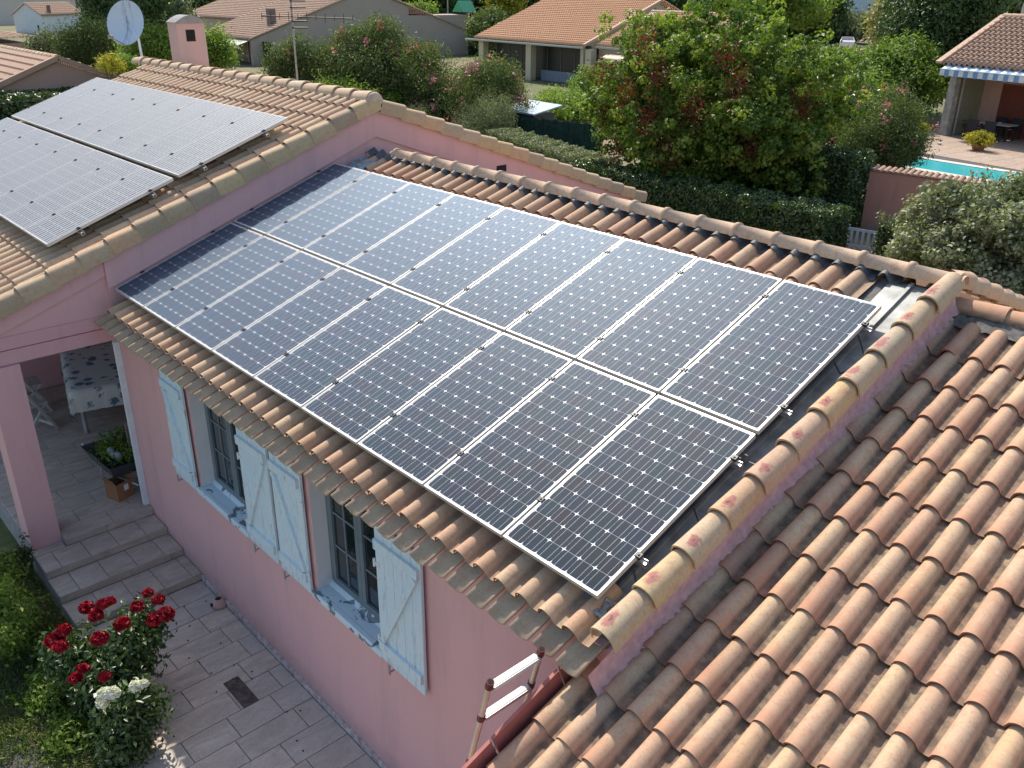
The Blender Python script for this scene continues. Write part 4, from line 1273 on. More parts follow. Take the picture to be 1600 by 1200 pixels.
for p, q in (((-a_, -a_, 0), (a_, -a_ + .006, .24)), ((-a_, a_ - .006, 0), (a_, a_, .24)), ((-a_, -a_ + .006, 0), (-a_ + .006, a_ - .006, .24)), ((a_ - .006, -a_ + .006, 0), (a_, a_ - .006, .24)), ((-a_ + .006, -a_ + .006, 0), (a_ - .006, a_ - .006, .006))):
    m.box(p, q)
add('carton', m.me('carton', card), bx, W0)
for s, ang in ((1, 50), (-1, 65)):
    add('flap', MB().box((-a_ + .005, 0, -.003), (a_ - .005, .09, .003)).me('flap', card), bx, W0 @ Matrix.Translation((0, s * a_, .24)) @ Matrix.Rotation(0 if s > 0 else PI, 4, 'Z') @ Matrix.Rotation(math.radians(ang), 4, 'X'))
add('label', MB().box((a_ + .0005, -.01, .12), (a_ + .0015, .055, .20)).me('label', M['white']), bx, W0)
bk = thing('wheelbarrow', 'dark wheelbarrow loaded with potted plants beside the white post', 'wheelbarrow', (-0.72, -0.05, -2.84))
m = MB()
P = [(-1.05, -.34, -2.55), (-.40, -.30, -2.55), (-.40, .28, -2.55), (-1.05, .32, -2.55)]; Q = [(-1.18, -.42, -2.36), (-.30, -.36, -2.36), (-.30, .34, -2.36), (-1.18, .40, -2.36)]
m.poly(P + Q, [(3, 2, 1, 0), (0, 1, 5, 4), (1, 2, 6, 5), (2, 3, 7, 6), (3, 0, 4, 7)])
m.build('tray', plain('dark_tray', (0.05, 0.06, 0.06), 0.5), bk)
MB().tube((-.28, -.02, -2.70), (-.28, .04, -2.70), 0.14, n=18).build('wheel', M['black'], bk)
for y in (-.28, .26):
    m = MB(); m.path([(-.28, .0 + y * .2, -2.70), (-.6, y, -2.58), (-1.4, y * 1.2, -2.45)], 0.014); m.build('handle', M['alu'], bk)
    m = MB(); m.path([(-.95, y, -2.58), (-1.0, y, -2.84)], 0.014); m.build('leg', M['alu'], bk)
pp = thing('potted_seedlings', 'mixed green seedlings and foil-topped pots heaped in the wheelbarrow', 'plants', (-0.75, -0.02, -2.45))
foliage('leaves', pp, [((-0.75, -0.02, -2.33), (0.42, 0.34, 0.12))], 2600, 0.06, 'bright', 0.09, 12, 0.1, tint=(0, .7), asp=.3)
m = MB()
for i in range(9):
    x_, y_ = -1.1 + .1 * i + random.uniform(-.05, .05), random.uniform(-.25, .3)
    m.lathe([(0.001, 0.03), (.03, .025), (.045, 0), (.035, -.06), (.001, -.06)], (x_, y_, -2.26 + random.uniform(-.03, .05)), 10)
m.build('pot', plain('pale_pot', (0.22, 0.26, 0.26), 0.5), pp)
m = MB(); m.tube((-1.02, 0.14, -2.16), (-.50, -.02, -2.24), 0.012); m.tube((-1.02, 0.17, -2.16), (-.50, 0.01, -2.24), 0.012)
m.build('chrome_tube', M['alu'], None, Matrix.Identity(4), label='pair of thin chrome tubes lying across the plants in the wheelbarrow', category='metal tube')

# ================================================================== FOREGROUND PLANTS
def bush(name, label, base, lumps, n, size, leaf, stems=8, clump=0.14, nper=16, cat='bush', **kw):
    t = thing(name, label, cat, base)
    foliage('leaves', t, lumps, n, size, leaf, clump, nper, 0.25, zmin=base[2], **kw)
    b = MB()
    for i in range(stems):
        l = random.choice(lumps); e = Vector(l[0]) + Vector([random.uniform(-.6, .6) * q for q in l[1]])
        s = Vector(base) + Vector((random.uniform(-.1, .1), random.uniform(-.1, .1), 0))
        mid = s.lerp(e, .5) + Vector((random.uniform(-.05, .05), random.uniform(-.05, .05), .05))
        b.tube(s, mid, .010, .008, n=5); b.tube(mid, e, .008, .004, n=5)
    b.build('stems', plain('green_stem', (0.07, 0.09, 0.03), 0.8), t)
    return t
def rose_head(c, r, leaf, par):
    k = 130; P = []; Nn = []; S = []
    for i in range(k):
        f = (i + .5) / k; th_ = i * 2.399; el = 1.45 * (1 - f) - .25 * f
        rr_ = r * (.8 + .25 * random.random())
        d = Vector((math.cos(th_) * math.cos(el), math.sin(th_) * math.cos(el), math.sin(el)))
        P.append((c[0] + rr_ * d.x, c[1] + rr_ * d.y, c[2] + rr_ * .75 * d.z)); Nn.append(tuple(d + Vector((random.uniform(-.6, .6), random.uniform(-.6, .6), random.uniform(-.3, .6))))); S.append(r * random.uniform(.5, .95))
    o = WM[par.name].translation
    me = leaf_mesh('flower', np.array(P) - np.array(o), np.array(Nn), np.array(S), rng.random(k), LEAF[leaf], 0.85, 0.25)
    add('flower', me, par, WM[par.name])
rl = [((2.45, -1.75, -2.72), (.30, .26, .35)), ((2.80, -1.35, -2.62), (.28, .26, .34)), ((2.66, -1.15, -2.55), (.22, .2, .28)), ((2.75, -1.6, -2.85), (.35, .3, .3)), ((3.0, -1.62, -2.95), (.25, .22, .24))]
rs = bush('rose_bush', 'tall dark green rose bush covered in crimson blooms beside the steps', (2.7, -1.5, -3.2), rl, 7000, 0.062, 'rose', 14, clump=.12)
from mathutils import Vector as V3
def ray_at(px, py, t):       # world point along a viewing direction, used only to read off bloom positions
    d = Rcw @ Vector(((px - 800) / 1370.15, -(py - 600) / 1370.15, -1.0)); return CAM + d * t
for (px, py, dist, r) in ((160, 945, 8.55, .055), (135, 950, 8.6, .06), (150, 962, 8.5, .06), (172, 940, 8.5, .045), (231, 927, 8.45, .045), (248, 937, 8.4, .05), (215, 948, 8.5, .055), (258, 960, 8.3, .07), (242, 968, 8.3, .065), (191, 975, 8.45, .065), (155, 998, 8.4, .07), (100, 985, 8.6, .06), (85, 1000, 8.6, .075), (95, 1010, 8.5, .06), (130, 1045, 8.4, .05), (118, 1060, 8.4, .055), (164, 1057, 8.3, .05)):
    p = ray_at(px, py, dist * 0.88); rose_head(p, r, 'red', rs)
wl = [((3.40, -1.62, -2.90), (.24, .22, .30)), ((3.45, -1.5, -2.72), (.2, .18, .2)), ((3.5, -1.75, -3.0), (.22, .2, .2))]
ws = bush('rose_bush', 'low rose bush with a few cream white blooms at the terrace edge', (3.45, -1.65, -3.2), wl, 4200, 0.062, 'rose', 9, clump=.11)
for (px, py, dist, r) in ((163, 1085, 8.0, .06), (176, 1083, 7.9, .055), (160, 1098, 7.95, .05), (213, 1072, 7.85, .05), (225, 1068, 7.8, .035)):
    rose_head(ray_at(px, py, dist * 0.88), r, 'whitep', ws)
bush('green_shrub', 'sunlit leafy green shrub growing against the foot of the pink pillar', (0.55, -2.0, -3.2), [((0.35, -1.95, -2.95), (.45, .30, .25)), ((0.95, -1.95, -3.02), (.45, .28, .2)), ((0.2, -2.3, -2.95), (.6, .4, .3)), ((1.45, -2.12, -2.6), (.42, .26, .36)), ((1.1, -2.2, -2.75), (.4, .3, .3))], 13000, 0.055, 'bright', 14, clump=.1)
bush('weed', 'thin upright weed sprouting beside the pillar', (0.10, -1.56, -3.2), [((0.10, -1.55, -2.85), (.05, .05, .24))], 240, 0.06, 'rose', 5, clump=.06, asp=.3)
bush('green_shrub', 'scraggy low plants between the red roses and the lawn', (2.0, -1.8, -3.2), [((1.75, -1.75, -3.08), (.35, .25, .14)), ((2.3, -2.0, -3.1), (.35, .3, .12)), ((3.0, -2.05, -3.1), (.3, .25, .12))], 3600, 0.05, 'bright', 8, clump=.09, tint=(0, .8))
# grass blades
n = 52000
P = np.stack([rng.uniform(-0.6, 3.6, n), rng.uniform(-3.6, -1.5, n), np.full(n, -3.20)], 1)
dens = np.sin(P[:, 0] * 3.1 + 1) * np.sin(P[:, 1] * 4.3) + rng.normal(0, .5, n)
P = P[dens > -0.35]; n = len(P)
hgt = rng.uniform(.03, .085, n); P[:, 2] += hgt * 0.3
Nn = rng.normal(size=(n, 3)); Nn[:, 2] *= 0.35
tn = np.clip(0.45 + 0.35 * np.sin(P[:, 0] * 2.7) * np.cos(P[:, 1] * 3.3) + rng.normal(0, .22, n), 0, 1)
add('grass', leaf_mesh('grass', P, Nn, hgt, tn, LEAF['grass'], 0.12), None, None, kind='stuff', label='patchy half dry lawn grass in the bottom left corner', category='grass')

# ================================================================== NEIGHBOURING GARDENS
GZ = -3.3
tr_l = []
c0 = (-6.9, 20.7, 0.0)
def puff_crown(name, parent, c, r, npuff, nleaf, pr, size, leaf, holes=0.0, zmin=-9, shell=0.55):
    """leaves gathered in small puffs at the twig ends, with dark gaps between"""
    d = rng.normal(size=(npuff, 3)); d /= np.linalg.norm(d, axis=1, keepdims=True)
    lob = 0.86 + 0.16 * np.sin(d[:, 0] * 5 + 1.3) * np.cos(d[:, 2] * 6 + d[:, 1] * 4) + 0.07 * rng.normal(size=npuff)
    rad = lob * (1 - shell * rng.random(npuff) ** 2.2)
    pc_ = np.array(c) + d * np.array(r) * rad[:, None]
    ti = rng.random(npuff)
    k = np.repeat(np.arange(npuff), nleaf); m = len(k)
    e = rng.normal(size=(m, 3)); e /= np.linalg.norm(e, axis=1, keepdims=True)
    ps = pr * (0.6 + 0.8 * rng.random(npuff))
    P = pc_[k] + e * (ps[k] * (0.55 + 0.5 * rng.random(m)))[:, None] * np.array([1, 1, 0.85])
    Nn = e + 0.45 * rng.normal(size=(m, 3)) + np.array([0, 0, .3])
    t = np.clip(0.12 + 0.62 * ti[k] + 0.28 * rng.random(m), 0, 1)
    ok = P[:, 2] > zmin; P, Nn, t = P[ok], Nn[ok], t[ok]
    o = WM[parent.name].translation
    me = leaf_mesh(name, P - np.array(o), Nn, size * (0.7 + 0.6 * rng.random(len(P))), t, LEAF[leaf], 0.75)
    return add(name, me, parent, WM[parent.name]), pc_
t = thing('plum_tree', 'large leafy tree with reddish patches behind the wing roof, in the middle of the view', 'tree', (-6.0, 20.4, GZ))
c0 = (-6.85, 20.8, -0.15)
puff_crown('crown', t, c0, (4.75, 3.3, 3.15), 1900, 46, 0.25, 0.125, 'maple', zmin=-2.9)
L = blobs(c0, (4.6, 3.2, 2.9), 14, 0.6, (.3, .4))
branches('trunk', t, (-6.0, 20.4, GZ), (-6.4, 20.8, -0.6), .17, L, nb=12)
rr_ = [(-1.9, -2.6, .9), (-.9, -2.9, .4), (0.3, -3.0, 1.1), (1.4, -2.7, .3), (2.4, -2.1, .9), (-2.9, -1.9, -.2), (.8, -2.9, -1.0), (-1.2, -2.8, -1.2), (2.9, -1.7, -.6), (-.3, -2.9, 1.9), (1.8, -2.0, 1.7), (-3.6, -1.2, .6), (3.6, -.8, .3), (.1, -3.0, -.3)]
foliage('russet_leaves', t, [(tuple(Vector(c0) + Vector(q)), (.30, .35, .6)) for q in rr_], 3000, 0.10, 'redleaf', 0.34, 12, 0.2)
hedge('laurel_hedge', 'clipped glossy dark hedge running right behind the wing ridge', (-9.6, 17.0, GZ), (9.15, 1.2, 1.42), 42000, 0.085, 'hedge', math.radians(1.5))
hedge('laurel_hedge', 'taller dark hedge under the big tree in front of the salmon garden wall', (-7.6, 20.9, GZ), (5.6, 1.3, 2.15), 26000, 0.10, 'hedge', math.radians(4))
hedge('clipped_shrub', 'dark clipped shrub just right of the little white gate', (0.42, 18.2, GZ), (1.6, 1.4, 1.2), 9000, 0.08, 'hedge')
t = thing('olive_tree', 'broad grey green olive tree at the right edge above the extension roof', 'tree', (3.4, 17.8, GZ))
puff_crown('crown', t, (3.75, 17.9, -2.0), (2.75, 2.0, 1.6), 1500, 50, 0.24, 0.10, 'olive', zmin=-3.25)
branches('trunk', t, (3.4, 17.8, GZ), (3.6, 17.9, -2.0), .12, blobs((3.7, 17.9, -1.9), (2.9, 1.8, 1.5), 9), nb=9)
# salmon garden wall, tile coping
gw = thing('garden_wall', 'salmon rendered garden wall with a tile coping in front of the pool', 'wall', (-1.95, 22.2, GZ), math.radians(6))
W0 = WM[gw.name]
add('wall', MB().box((0, 0, 0), (6.5, 0.25, 1.68)).me('wall', render_wall('salmon_render', (0.66, 0.32, 0.23), (0.4, 0.2, 0.15), .4)), gw, W0)
cop = prof_tile('coping_tile', arc(0.085, 0.0, PI, 6), 0.42, 0.01, M['tile_brown'], taper=0.88)
for i in range(38):
    add('coping_tile', cop, gw, W0 @ Matrix.Translation((0.085 + 0.17 * i, -0.06, 1.68)) @ Matrix.Rotation(math.radians(12), 4, 'X') @ jit(2))
gt = thing('garden_gate', 'low white slatted garden gate between two hedges', 'gate', (-0.95, 19.4, GZ), math.radians(8)); W0 = WM[gt.name]
add('post', MB().box((-0.03, -.03, 0), (.04, .04, .74)).me('post', M['white']), gt, W0)
add('rail', MB().box((.04, -.015, .60), (1.3, .015, .67)).me('rail', M['white']), gt, W0)
add('rail', MB().box((.04, -.015, .15), (1.3, .015, .22)).me('rail', M['white']), gt, W0)
sm_ = MB().box((0, -.012, 0), (.075, -.0155, .58)).me('slat', M['white'])
for i in range(8):
    add('slat', sm_, gt, W0 @ Matrix.Translation((.09 + .152 * i, -.016, .03)))
# patio house, right
def corr_roof(name, parent, p0, ex, ey, nx, ny, mat, pitch=0.2):
    """tiled slope: p0 eave corner, ex along the eave, ey up the slope (vectors), stepped rows of half-round tiles"""
    p0, ex, ey = Vector(p0), Vector(ex), Vector(ey); nn = ex.cross(ey).normalized()
    ux, uy = ex / nx, ey / ny; V = []; F = []; S = []
    zz = [0.0, 0.045, 0.062, 0.045, 0.0, -0.004]; xx = [0, .1, .31, .52, .62, .81]
    m = nx * 6 + 1
    for r in range(ny):
        for e, l in ((0, .045), (1.0, 0)):
            for i in range(m):
                c, k = divmod(i, 6)
                V.append(p0 + ux * (c + xx[k]) + uy * (r + e) + nn * (zz[k] * 1.35 * pitch / 0.2 + l * 1.2))
        b = r * 2 * m
        F += [(b + i, b + i + 1, b + m + i + 1, b + m + i) for i in range(m - 1)]; S += [True] * (m - 1)
    for i in range(m):
        V.append(V[i] - nn * 0.08)
    b = len(V) - m
    F += [(b + i, b + i + 1, i + 1, i) for i in range(m - 1)]; S += [False] * (m - 1)
    inv = WM[parent.name].inverted()
    o = add(name, mesh(name, [inv @ v for v in V], F, S, mat), parent, WM[parent.name])
    return o
def far_ridge(parent, a, b, r, mat, n):
    a, b = Vector(a), Vector(b); d = (b - a) / n
    for i in range(n):
        m = MB(); m.tube(a + d * i, a + d * (i + 1.08), r, r * 0.88, n=10)
        m.build('ridge_tile', mat, parent)
pat = thing('patio_house', 'salmon neighbour house with a blue striped awning, stone column and brown door', 'house', (-6, 43, GZ))
e = Vector((0.976, -0.217, 0)); nrm = Vector((0.217, 0.976, 0))
a = Vector((-9.16, 42.66, 0.03))
sal = render_wall('salmon_house_render', (0.74, 0.46, 0.36), (0.50, 0.30, 0.22), .5)
stone = plain('grey_stone_column', (0.40, 0.36, 0.31), 0.9, var=0.3, scale=4, bump=0.5)
roofD = corr_roof('roof', pat, a, e * 15.0, nrm * 4.3 + Vector((0, 0, 2.05)), 54, 12, M['tile_brown'], 0.27)
corr_roof('roof', pat, a + nrm * 8.6 + e * 15, -e * 15.0, -nrm * 4.3 + Vector((0, 0, 2.05)), 54, 12, M['tile_brown'], 0.27)
far_ridge(pat, a + nrm * 4.3 + Vector((0, 0, 2.08)), a + nrm * 4.3 + e * 15 + Vector((0, 0, 2.08)), 0.16, M['tile_pink'], 34)
MB().bar(a + Vector((0, 0, .06)) - nrm * .1, a + nrm * 4.3 + Vector((0, 0, 2.12)), .3, .12).build('rake_board', M['tile_pink'], pat)
Wd2 = Matrix.Translation(Vector((a.x, a.y, GZ)) + nrm * 0.2) @ Matrix((( .976, .217, 0, 0), (-.217, .976, 0, 0), (0, 0, 1, 0), (0, 0, 0, 1)))
def pbox(nm, p, q, mat, par=pat):
    m = MB(); m.box(p, q, W=Wd2); return m.build(nm, mat, par)
pbox('back_wall', (0.45, 2.6, 0), (15, 2.8, 3.5), sal)
pbox('side_wall', (0.45, 0.5, 0), (0.75, 2.597, 3.3), plain('olive_grey_wall', (0.30, 0.28, 0.18), .9))
pbox('far_wall', (0.45, 2.803, 0), (15, 8.3, 3.2), sal)
m = MB(); frust(m, (0.0, 0.0), (0.42, 0.42), 0, 3.0, 0.8); 
add('column', m.me('column', stone), pat, Wd2 @ Matrix.Translation((0.5, 0.05, 0)))
pbox('beam', (0.35, 0.05, 3.0), (15, 0.45, 3.28), stone)
MB().tube(Wd2 @ Vector((1.0, 0.55, 0)), Wd2 @ Vector((1.0, 0.55, 2.9)), 0.05).build('drain_pipe', M['concrete'], pat)
door = pbox('door', (1.75, 2.55, 0), (4.6, 2.598, 2.45), M['maroon'])
for i in range(19):
    m = MB(); m.box((1.77 + .15 * i, 2.535, .05), (1.77 + .15 * i + .135, 2.549, 2.4), W=Wd2); m.build('plank', plain('brown_door_paint', (0.22, 0.055, 0.03), .6) if i == 0 else bpy.data.materials['brown_door_paint'], door)
# awning: stripes are separate strips of cloth
aw = thing('awning', 'blue and white striped awning valance hanging under the tiled eave', 'awning', Wd2 @ Vector((0.4, -0.3, 3.3)))
wb, ww = plain('awning_blue', (0.20, 0.32, 0.48), .8), plain('awning_white', (0.72, 0.74, 0.74), .8)
for i in range(58):
    x0_ = 0.35 + 0.25 * i; m = MB()
    m.poly([(x0_, -.05, 3.32), (x0_ + .25, -.05, 3.32), (x0_ + .25, -.55, 3.12), (x0_, -.55, 3.12), (x0_ + .25, -.56, 2.84 - .02 * (i % 2)), (x0_, -.56, 2.84 - .02 * (i % 2))], [(0, 1, 2, 3), (3, 2, 4, 5)], W=Wd2)
    m.build('stripe', wb if i % 2 else ww, aw)
m = MB(); m.box((0.33, -.575, 3.115), (14.9, -.53, 3.15), W=Wd2); m.build('front_bar', M['white'], aw)
chD = thing('chimney_stack', 'rounded grey chimney on the patio house ridge at the top right', 'chimney', Wd2 @ Vector((1.0, 4.6, 5.0)))
m = MB(); m.poly([(x, y, z) for y in (4.4, 4.9) for x, z in ((.6, 4.6), (1.4, 4.6), (1.35, 6.0), (1.2, 6.3), (1.0, 6.38), (.8, 6.3), (.65, 6.0))], [(0, 1, 2, 3, 4, 5, 6), (13, 12, 11, 10, 9, 8, 7)] + [(i, 7 + i, 7 + (i + 1) % 7, (i + 1) % 7) for i in range(7)], W=Wd2)
m.build('stack', stone, chD)
m = MB(); m.box((.85, 4.385, 5.75), (1.15, 4.399, 6.0), W=Wd2); m.build('smoke_opening', M['dark'], chD)
# patio paving, pool
pm = paving_mat('patio_tile', [(0.46, 0.34, 0.26), (0.50, 0.38, 0.29), (0.44, 0.33, 0.25)])
patio = add('patio', MB().box((-.6, -6.2, -0.02), (14, 2.6, 0.016), W=Wd2).me('patio', M['grout']), kind='structure')
tm = MB().bbox((0.01, 0.01, 0), (0.99, 0.99, 0.02), .004).me('patio_tile', pm)
for i in range(9):
    for j in range(8):
        add('patio_tile', tm, patio, Wd2 @ Matrix.Translation((-0.6 + 1.0 * i, -5.4 + 1.0 * j, 0.016)))
Wp = Matrix.Translation((-7.6, 35.4, GZ)) @ Matrix.Rotation(math.radians(-6), 4, 'Z')
cpm = plain('pool_coping', (0.62, 0.58, 0.52), .8)
cp = MB()
for p, q in (((-.4, -2.6, 0), (9, -2.2, .06)), ((-.4, 0.0, 0), (9, .4, .06)), ((-.4, -2.199, 0), (0, -.001, .06)), ((8.6, -2.199, 0), (9, -.001, .06))):
    cp.box(p, q, W=Wp)
cp.build('pool_coping', cpm, None, Matrix.Identity(4), kind='structure')
wm_ = NT('pool_water'); wm_.set(Base_Color=(0.06, 0.50, 0.54), Roughness=0.06); wm_.bump(wm_.noise(wm_.coord('Object'), 4, 3), .3, .03)
add('pool_water', MB().box((0.001, -2.199, 0), (8.599, -.001, .03), W=Wp).me('pool_water', wm_.mat), kind='structure')
# patio furniture
pt = thing('patio_table', 'long pale topped patio table in front of the brown door', 'table', Wd2 @ Vector((2.6, 1.1, .036)))
m = MB(); m.box((1.7, .75, .74), (3.6, 1.55, .78), W=Wd2); m.build('table_top', plain('pale_top', (.45, .42, .36), .5), pt)
for x_, y_ in ((1.8, .85), (3.5, .85), (1.8, 1.45), (3.5, 1.45)):
    m = MB(); m.box((x_ - .03, y_ - .03, .036), (x_ + .03, y_ + .03, .739), W=Wd2); m.build('leg', M['black'], pt)
def pchair(x_, y_, rz, lab, mat, grp='chairs on the neighbour patio'):
    loc = Wd2 @ Vector((x_, y_, .036)); t = thing('patio_chair', lab, 'chair', loc, rz - 0.219, grp); W0 = WM[t.name]
    def a(nm, mb): add(nm, mb.me(nm, mat), t, W0)
    for sx in (-.26, .26):
        a('leg', MB().box((sx - .02, -.27, 0), (sx + .02, -.23, .92))); a('leg', MB().box((sx - .02, .23, 0), (sx + .02, .27, .65))); a('armrest', MB().box((sx - .025, -.229, .62), (sx + .025, .27, .655)))
    a('seat', MB().box((-.24, -.25, .40), (.24, .25, .45))); a('backrest', MB().box((-.24, -.262, .46), (.24, -.238, .93)))
bl = plain('black_mesh_fabric', (0.02, .022, .025), .6); rd = plain('red_brown_cushion', (.25, .09, .07), .8)
pchair(2.2, .35, 0, 'black patio chair at the near side of the table, on the left', bl)
pchair(3.1, .35, 0, 'black patio chair at the near side of the table, on the right', bl)
pchair(2.3, 1.95, PI, 'black patio chair behind the patio table, towards the wall', bl)
pchair(3.1, 1.95, PI, 'black patio chair behind the table, nearest the brown door', bl)
pchair(.98, 1.7, -PI / 2, 'red brown cushioned chair standing alone beside the pipe', rd)
for (x_, y_, s, lab, lf) in ((.75, -1.9, .45, 'yellow leaved shrub in a pot by the pool corner', 'yellow'), (4.4, -2.5, .5, 'round yellow shrub in a terracotta pot on the patio edge', 'yellow'), (2.6, -2.7, .16, 'tiny white pot on the pool edge', 'hedge')):
    loc = Wd2 @ Vector((x_, y_, .036)); t = thing('plant_pot', lab, 'potted plant', loc); W0 = WM[t.name]
    m = MB(); m.lathe([(.001, 0), (s * .45, 0), (s * .62, s * .5), (s * .66, s * .5), (s * .62, s * .46), (.001, s * .45)], n=16); add('pot', m.me('pot', plain('terracotta_pot', (.45, .2, .12), .8) if s > .2 else M['white']), t, W0)
    foliage('leaves', t, [((loc.x, loc.y, loc.z + s * 1.05), (s * 1.15, s * 1.15, s * .65))], 1500 if s > .2 else 100, .12 if s > .2 else .04, lf, .15 * s * 2, 14, .2)

# oleander by the pool and green masses around the right side
tree('oleander_bush', 'rounded oleander with pink flowers beside the turquoise pool', 'bush', (-6.3, 31.2, GZ), (-6.2, 31.0, -1.75), (2.0, 1.7, 1.6), 26000, .15, 'oleander', .07, 12, .35, asp=.22, sc=(.42, .6))
ob = [o for o in bpy.data.objects if o.name.startswith('oleander_bush')][-1]
foliage('flowers', ob, [((-6.2, 31.0, -1.65), (2.05, 1.75, 1.6))], 520, .12, 'pinkp', .2, 14, .9, asp=.8)['kind'] = 'stuff'
tree('evergreen_tree', 'tall dense dark evergreen left of the patio house roof', 'tree', (-12.8, 50.5, GZ), (-12.6, 50.6, 1.2), (3.2, 3.0, 4.2), 40000, .24, 'pine', .25, 16, .55, asp=.5)
tree('bay_tree', 'mid green tree between the evergreen and the stone column', 'tree', (-11.6, 45.0, GZ), (-11.6, 45.0, -1.0), (2.4, 2.2, 2.4), 22000, .2, 'bright', .2, 12, .45, tint=(0, .7))
tree('laurel_tree', 'yellow green bushy tree in sun behind the oleander', 'tree', (-13.5, 39.5, GZ), (-13.3, 39.6, -1.8), (3.0, 2.0, 1.9), 26000, .18, 'bright', .15, 12, .4)
tree('laurel_tree', 'dark green bush in the gap right of the big leafy tree', 'tree', (-9.5, 33.0, GZ), (-9.3, 33.0, -1.6), (2.6, 1.6, 1.7), 20000, .16, 'hedge', .15, 10, .4)
tree('creeper_bank', 'tall pale creamy hedge beside the white car', 'hedge', (-31, 88, GZ), (-33.0, 90, 0.4), (3.6, 4.0, 3.6), 26000, .5, 'dry', .2, 12, .9)
tree('green_shrub', 'low olive shrubs growing beside the distant earth track', 'bush', (-58, 118, GZ), (-58, 118, -1.5), (8, 4, 2.0), 12000, .6, 'olive', .2, 9, 1.0)
tree('green_shrub', 'sunny low shrub just in front of the white car', 'bush', (-31, 74, GZ), (-31, 74, -2.75), (5.0, 2.5, 1.0), 10000, .35, 'bright', .2, 8, .7)
tree('dark_tree', 'dark round tree top left of the white car', 'tree', (-58, 112, GZ), (-58, 112, 2.0), (6, 6, 6), 24000, .6, 'pine', .4, 12, 1.1)
tree('russet_tree', 'brownish autumn tree at the top beside the ridge chimney', 'tree', (-21, 84, GZ), (-20, 84, 2.0), (5, 5, 4.5), 14000, .5, 'oleander', .3, 10, 1.0, tint=(.4, 1))
tree('dark_tree', 'dark trees behind the patio house at the far top right', 'tree', (-12, 96, GZ), (-12, 96, 3.0), (8, 6, 6), 18000, .6, 'pine', .4, 12, 1.1)
mt_ = plain('dirt_track', (0.40, 0.27, 0.17), .95, var=.25, scale=.5, space='Object')
tk = MB(); tk.poly([(-60, 98, GZ + .02), (-27, 76, GZ + .02), (-24, 82, GZ + .02), (-50, 112, GZ + .02), (-80, 140, GZ + .02), (-86, 134, GZ + .02)], [(0, 1, 2, 3, 4, 5)])
add('dirt_track', tk.me('dirt_track', mt_), kind='structure')
bb = thing('warehouse', 'pale blue flat building in the distance above the cream hedge', 'building', (-78, 175, GZ))
MB().box((-95, 170, GZ), (-55, 182, 3.4)).build('wall', plain('pale_blue_wall', (.42, .53, .62), .7), bb)
MB().box((-95.3, 169.7, 3.4), (-54.7, 182.3, 3.7)).build('roof', M['concrete'], bb)
MB().tube((-78, 169.8, GZ), (-78, 169.8, 1), .15).build('pipe', M['black'], bb)
# white car
car = thing('parked_car', 'small white hatchback parked on the distant dirt track', 'car', (-46.5, 104, GZ), math.radians(-62)); W0 = WM[car.name]
cw = plain('white_car_paint', (.78, .78, .78), .25); 
pf = [(-1.95, .35), (-1.98, .75), (-1.75, .95), (-1.0, 1.02), (-.35, 1.45), (.9, 1.50), (1.6, 1.15), (1.9, 1.0), (1.98, .5), (1.9, .3)]
m = MB(); k = len(pf)
def wd(z): return .84 if z < 1.05 else .84 - (z - 1.05) * .45
m.poly([(x, -wd(z), z) for x, z in pf] + [(x, wd(z), z) for x, z in pf], [tuple(range(k)), tuple(range(2 * k - 1, k - 1, -1))] + [(i, k + i, k + (i + 1) % k, (i + 1) % k) for i in range(k)])
add('body', m.me('body', cw), car, W0)
m = MB(); m.poly([(-.98, -.70, 1.06), (-.98, .70, 1.06), (-.40, .62, 1.44), (-.40, -.62, 1.44)], [(0, 1, 2, 3)], W=Matrix.Translation((-.012, 0, .012))); add('windscreen', m.me('windscreen', M['glass']), car, W0)
m = MB(); m.poly([(1.58, -.70, 1.18), (1.58, .70, 1.18), (.95, .62, 1.47), (.95, -.62, 1.47)], [(3, 2, 1, 0)], W=Matrix.Translation((.012, 0, .015))); add('rear_window', m.me('rear_window', M['glass']), car, W0)
for s in (-1, 1):
    m = MB(); m.poly([(-.75, s * .83, 1.08), (1.35, s * .83, 1.12), (.85, s * .69, 1.42), (-.3, s * .69, 1.40)], [(0, 1, 2, 3)]); add('side_window', m.me('side_window', M['glass']), car, W0)
    m = MB(); m.lathe([(.001, .02), (.10, .015), (.13, 0)], n=12, W=Matrix.Translation((-1.93, s * .6, .72)) @ Matrix.Rotation(-PI / 2, 4, 'Y')); add('headlight', m.me('headlight', M['glass']), car, W0)
    for x_ in (-1.25, 1.25):
        wl_ = add('wheel', MB().tube((x_, s * .70, .30), (x_, s * .86, .30), .30, n=20).me('wheel', M['black']), car, W0)
        add('rim', MB().tube((x_, s * .862, .30), (x_, s * .868, .30), .19, n=16).me('rim', M['alu']), wl_, W0)

# centre-left: oleanders, olive shrub, shed, fence cloth, low hedge
def oleander(label, base, c, r, n, seed_f=1, leaf='oleander', pk=900):
    t, L = tree('oleander_bush', label, 'bush', base, c, r, n, .17, leaf, .07, 14, .4, asp=.24, sc=(.34, .5), jitter=.72)
    if pk:
        foliage('flowers', t, [(l[0], tuple(q * 1.04 for q in l[1])) for l in L], pk, .16, 'pinkp', .25, 12, .92, asp=.8)['kind'] = 'stuff'
oleander('big round oleander speckled with pink flowers right of the other shrubs', (-23.4, 25.1, GZ), (-23.4, 25.2, -1.25), (3.7, 3.0, 2.5), 48000, pk=1500)
oleander('tall green oleander in the middle of the shrub row behind the ridge', (-27.6, 22.3, GZ), (-27.6, 22.5, -0.75), (3.3, 2.6, 2.3), 36000, pk=350)
oleander('dark oleander with reddish tips left in the shrub row beside the aerial', (-30.0, 19.6, GZ), (-29.9, 19.6, -0.9), (1.7, 1.6, 2.1), 18000, pk=500)
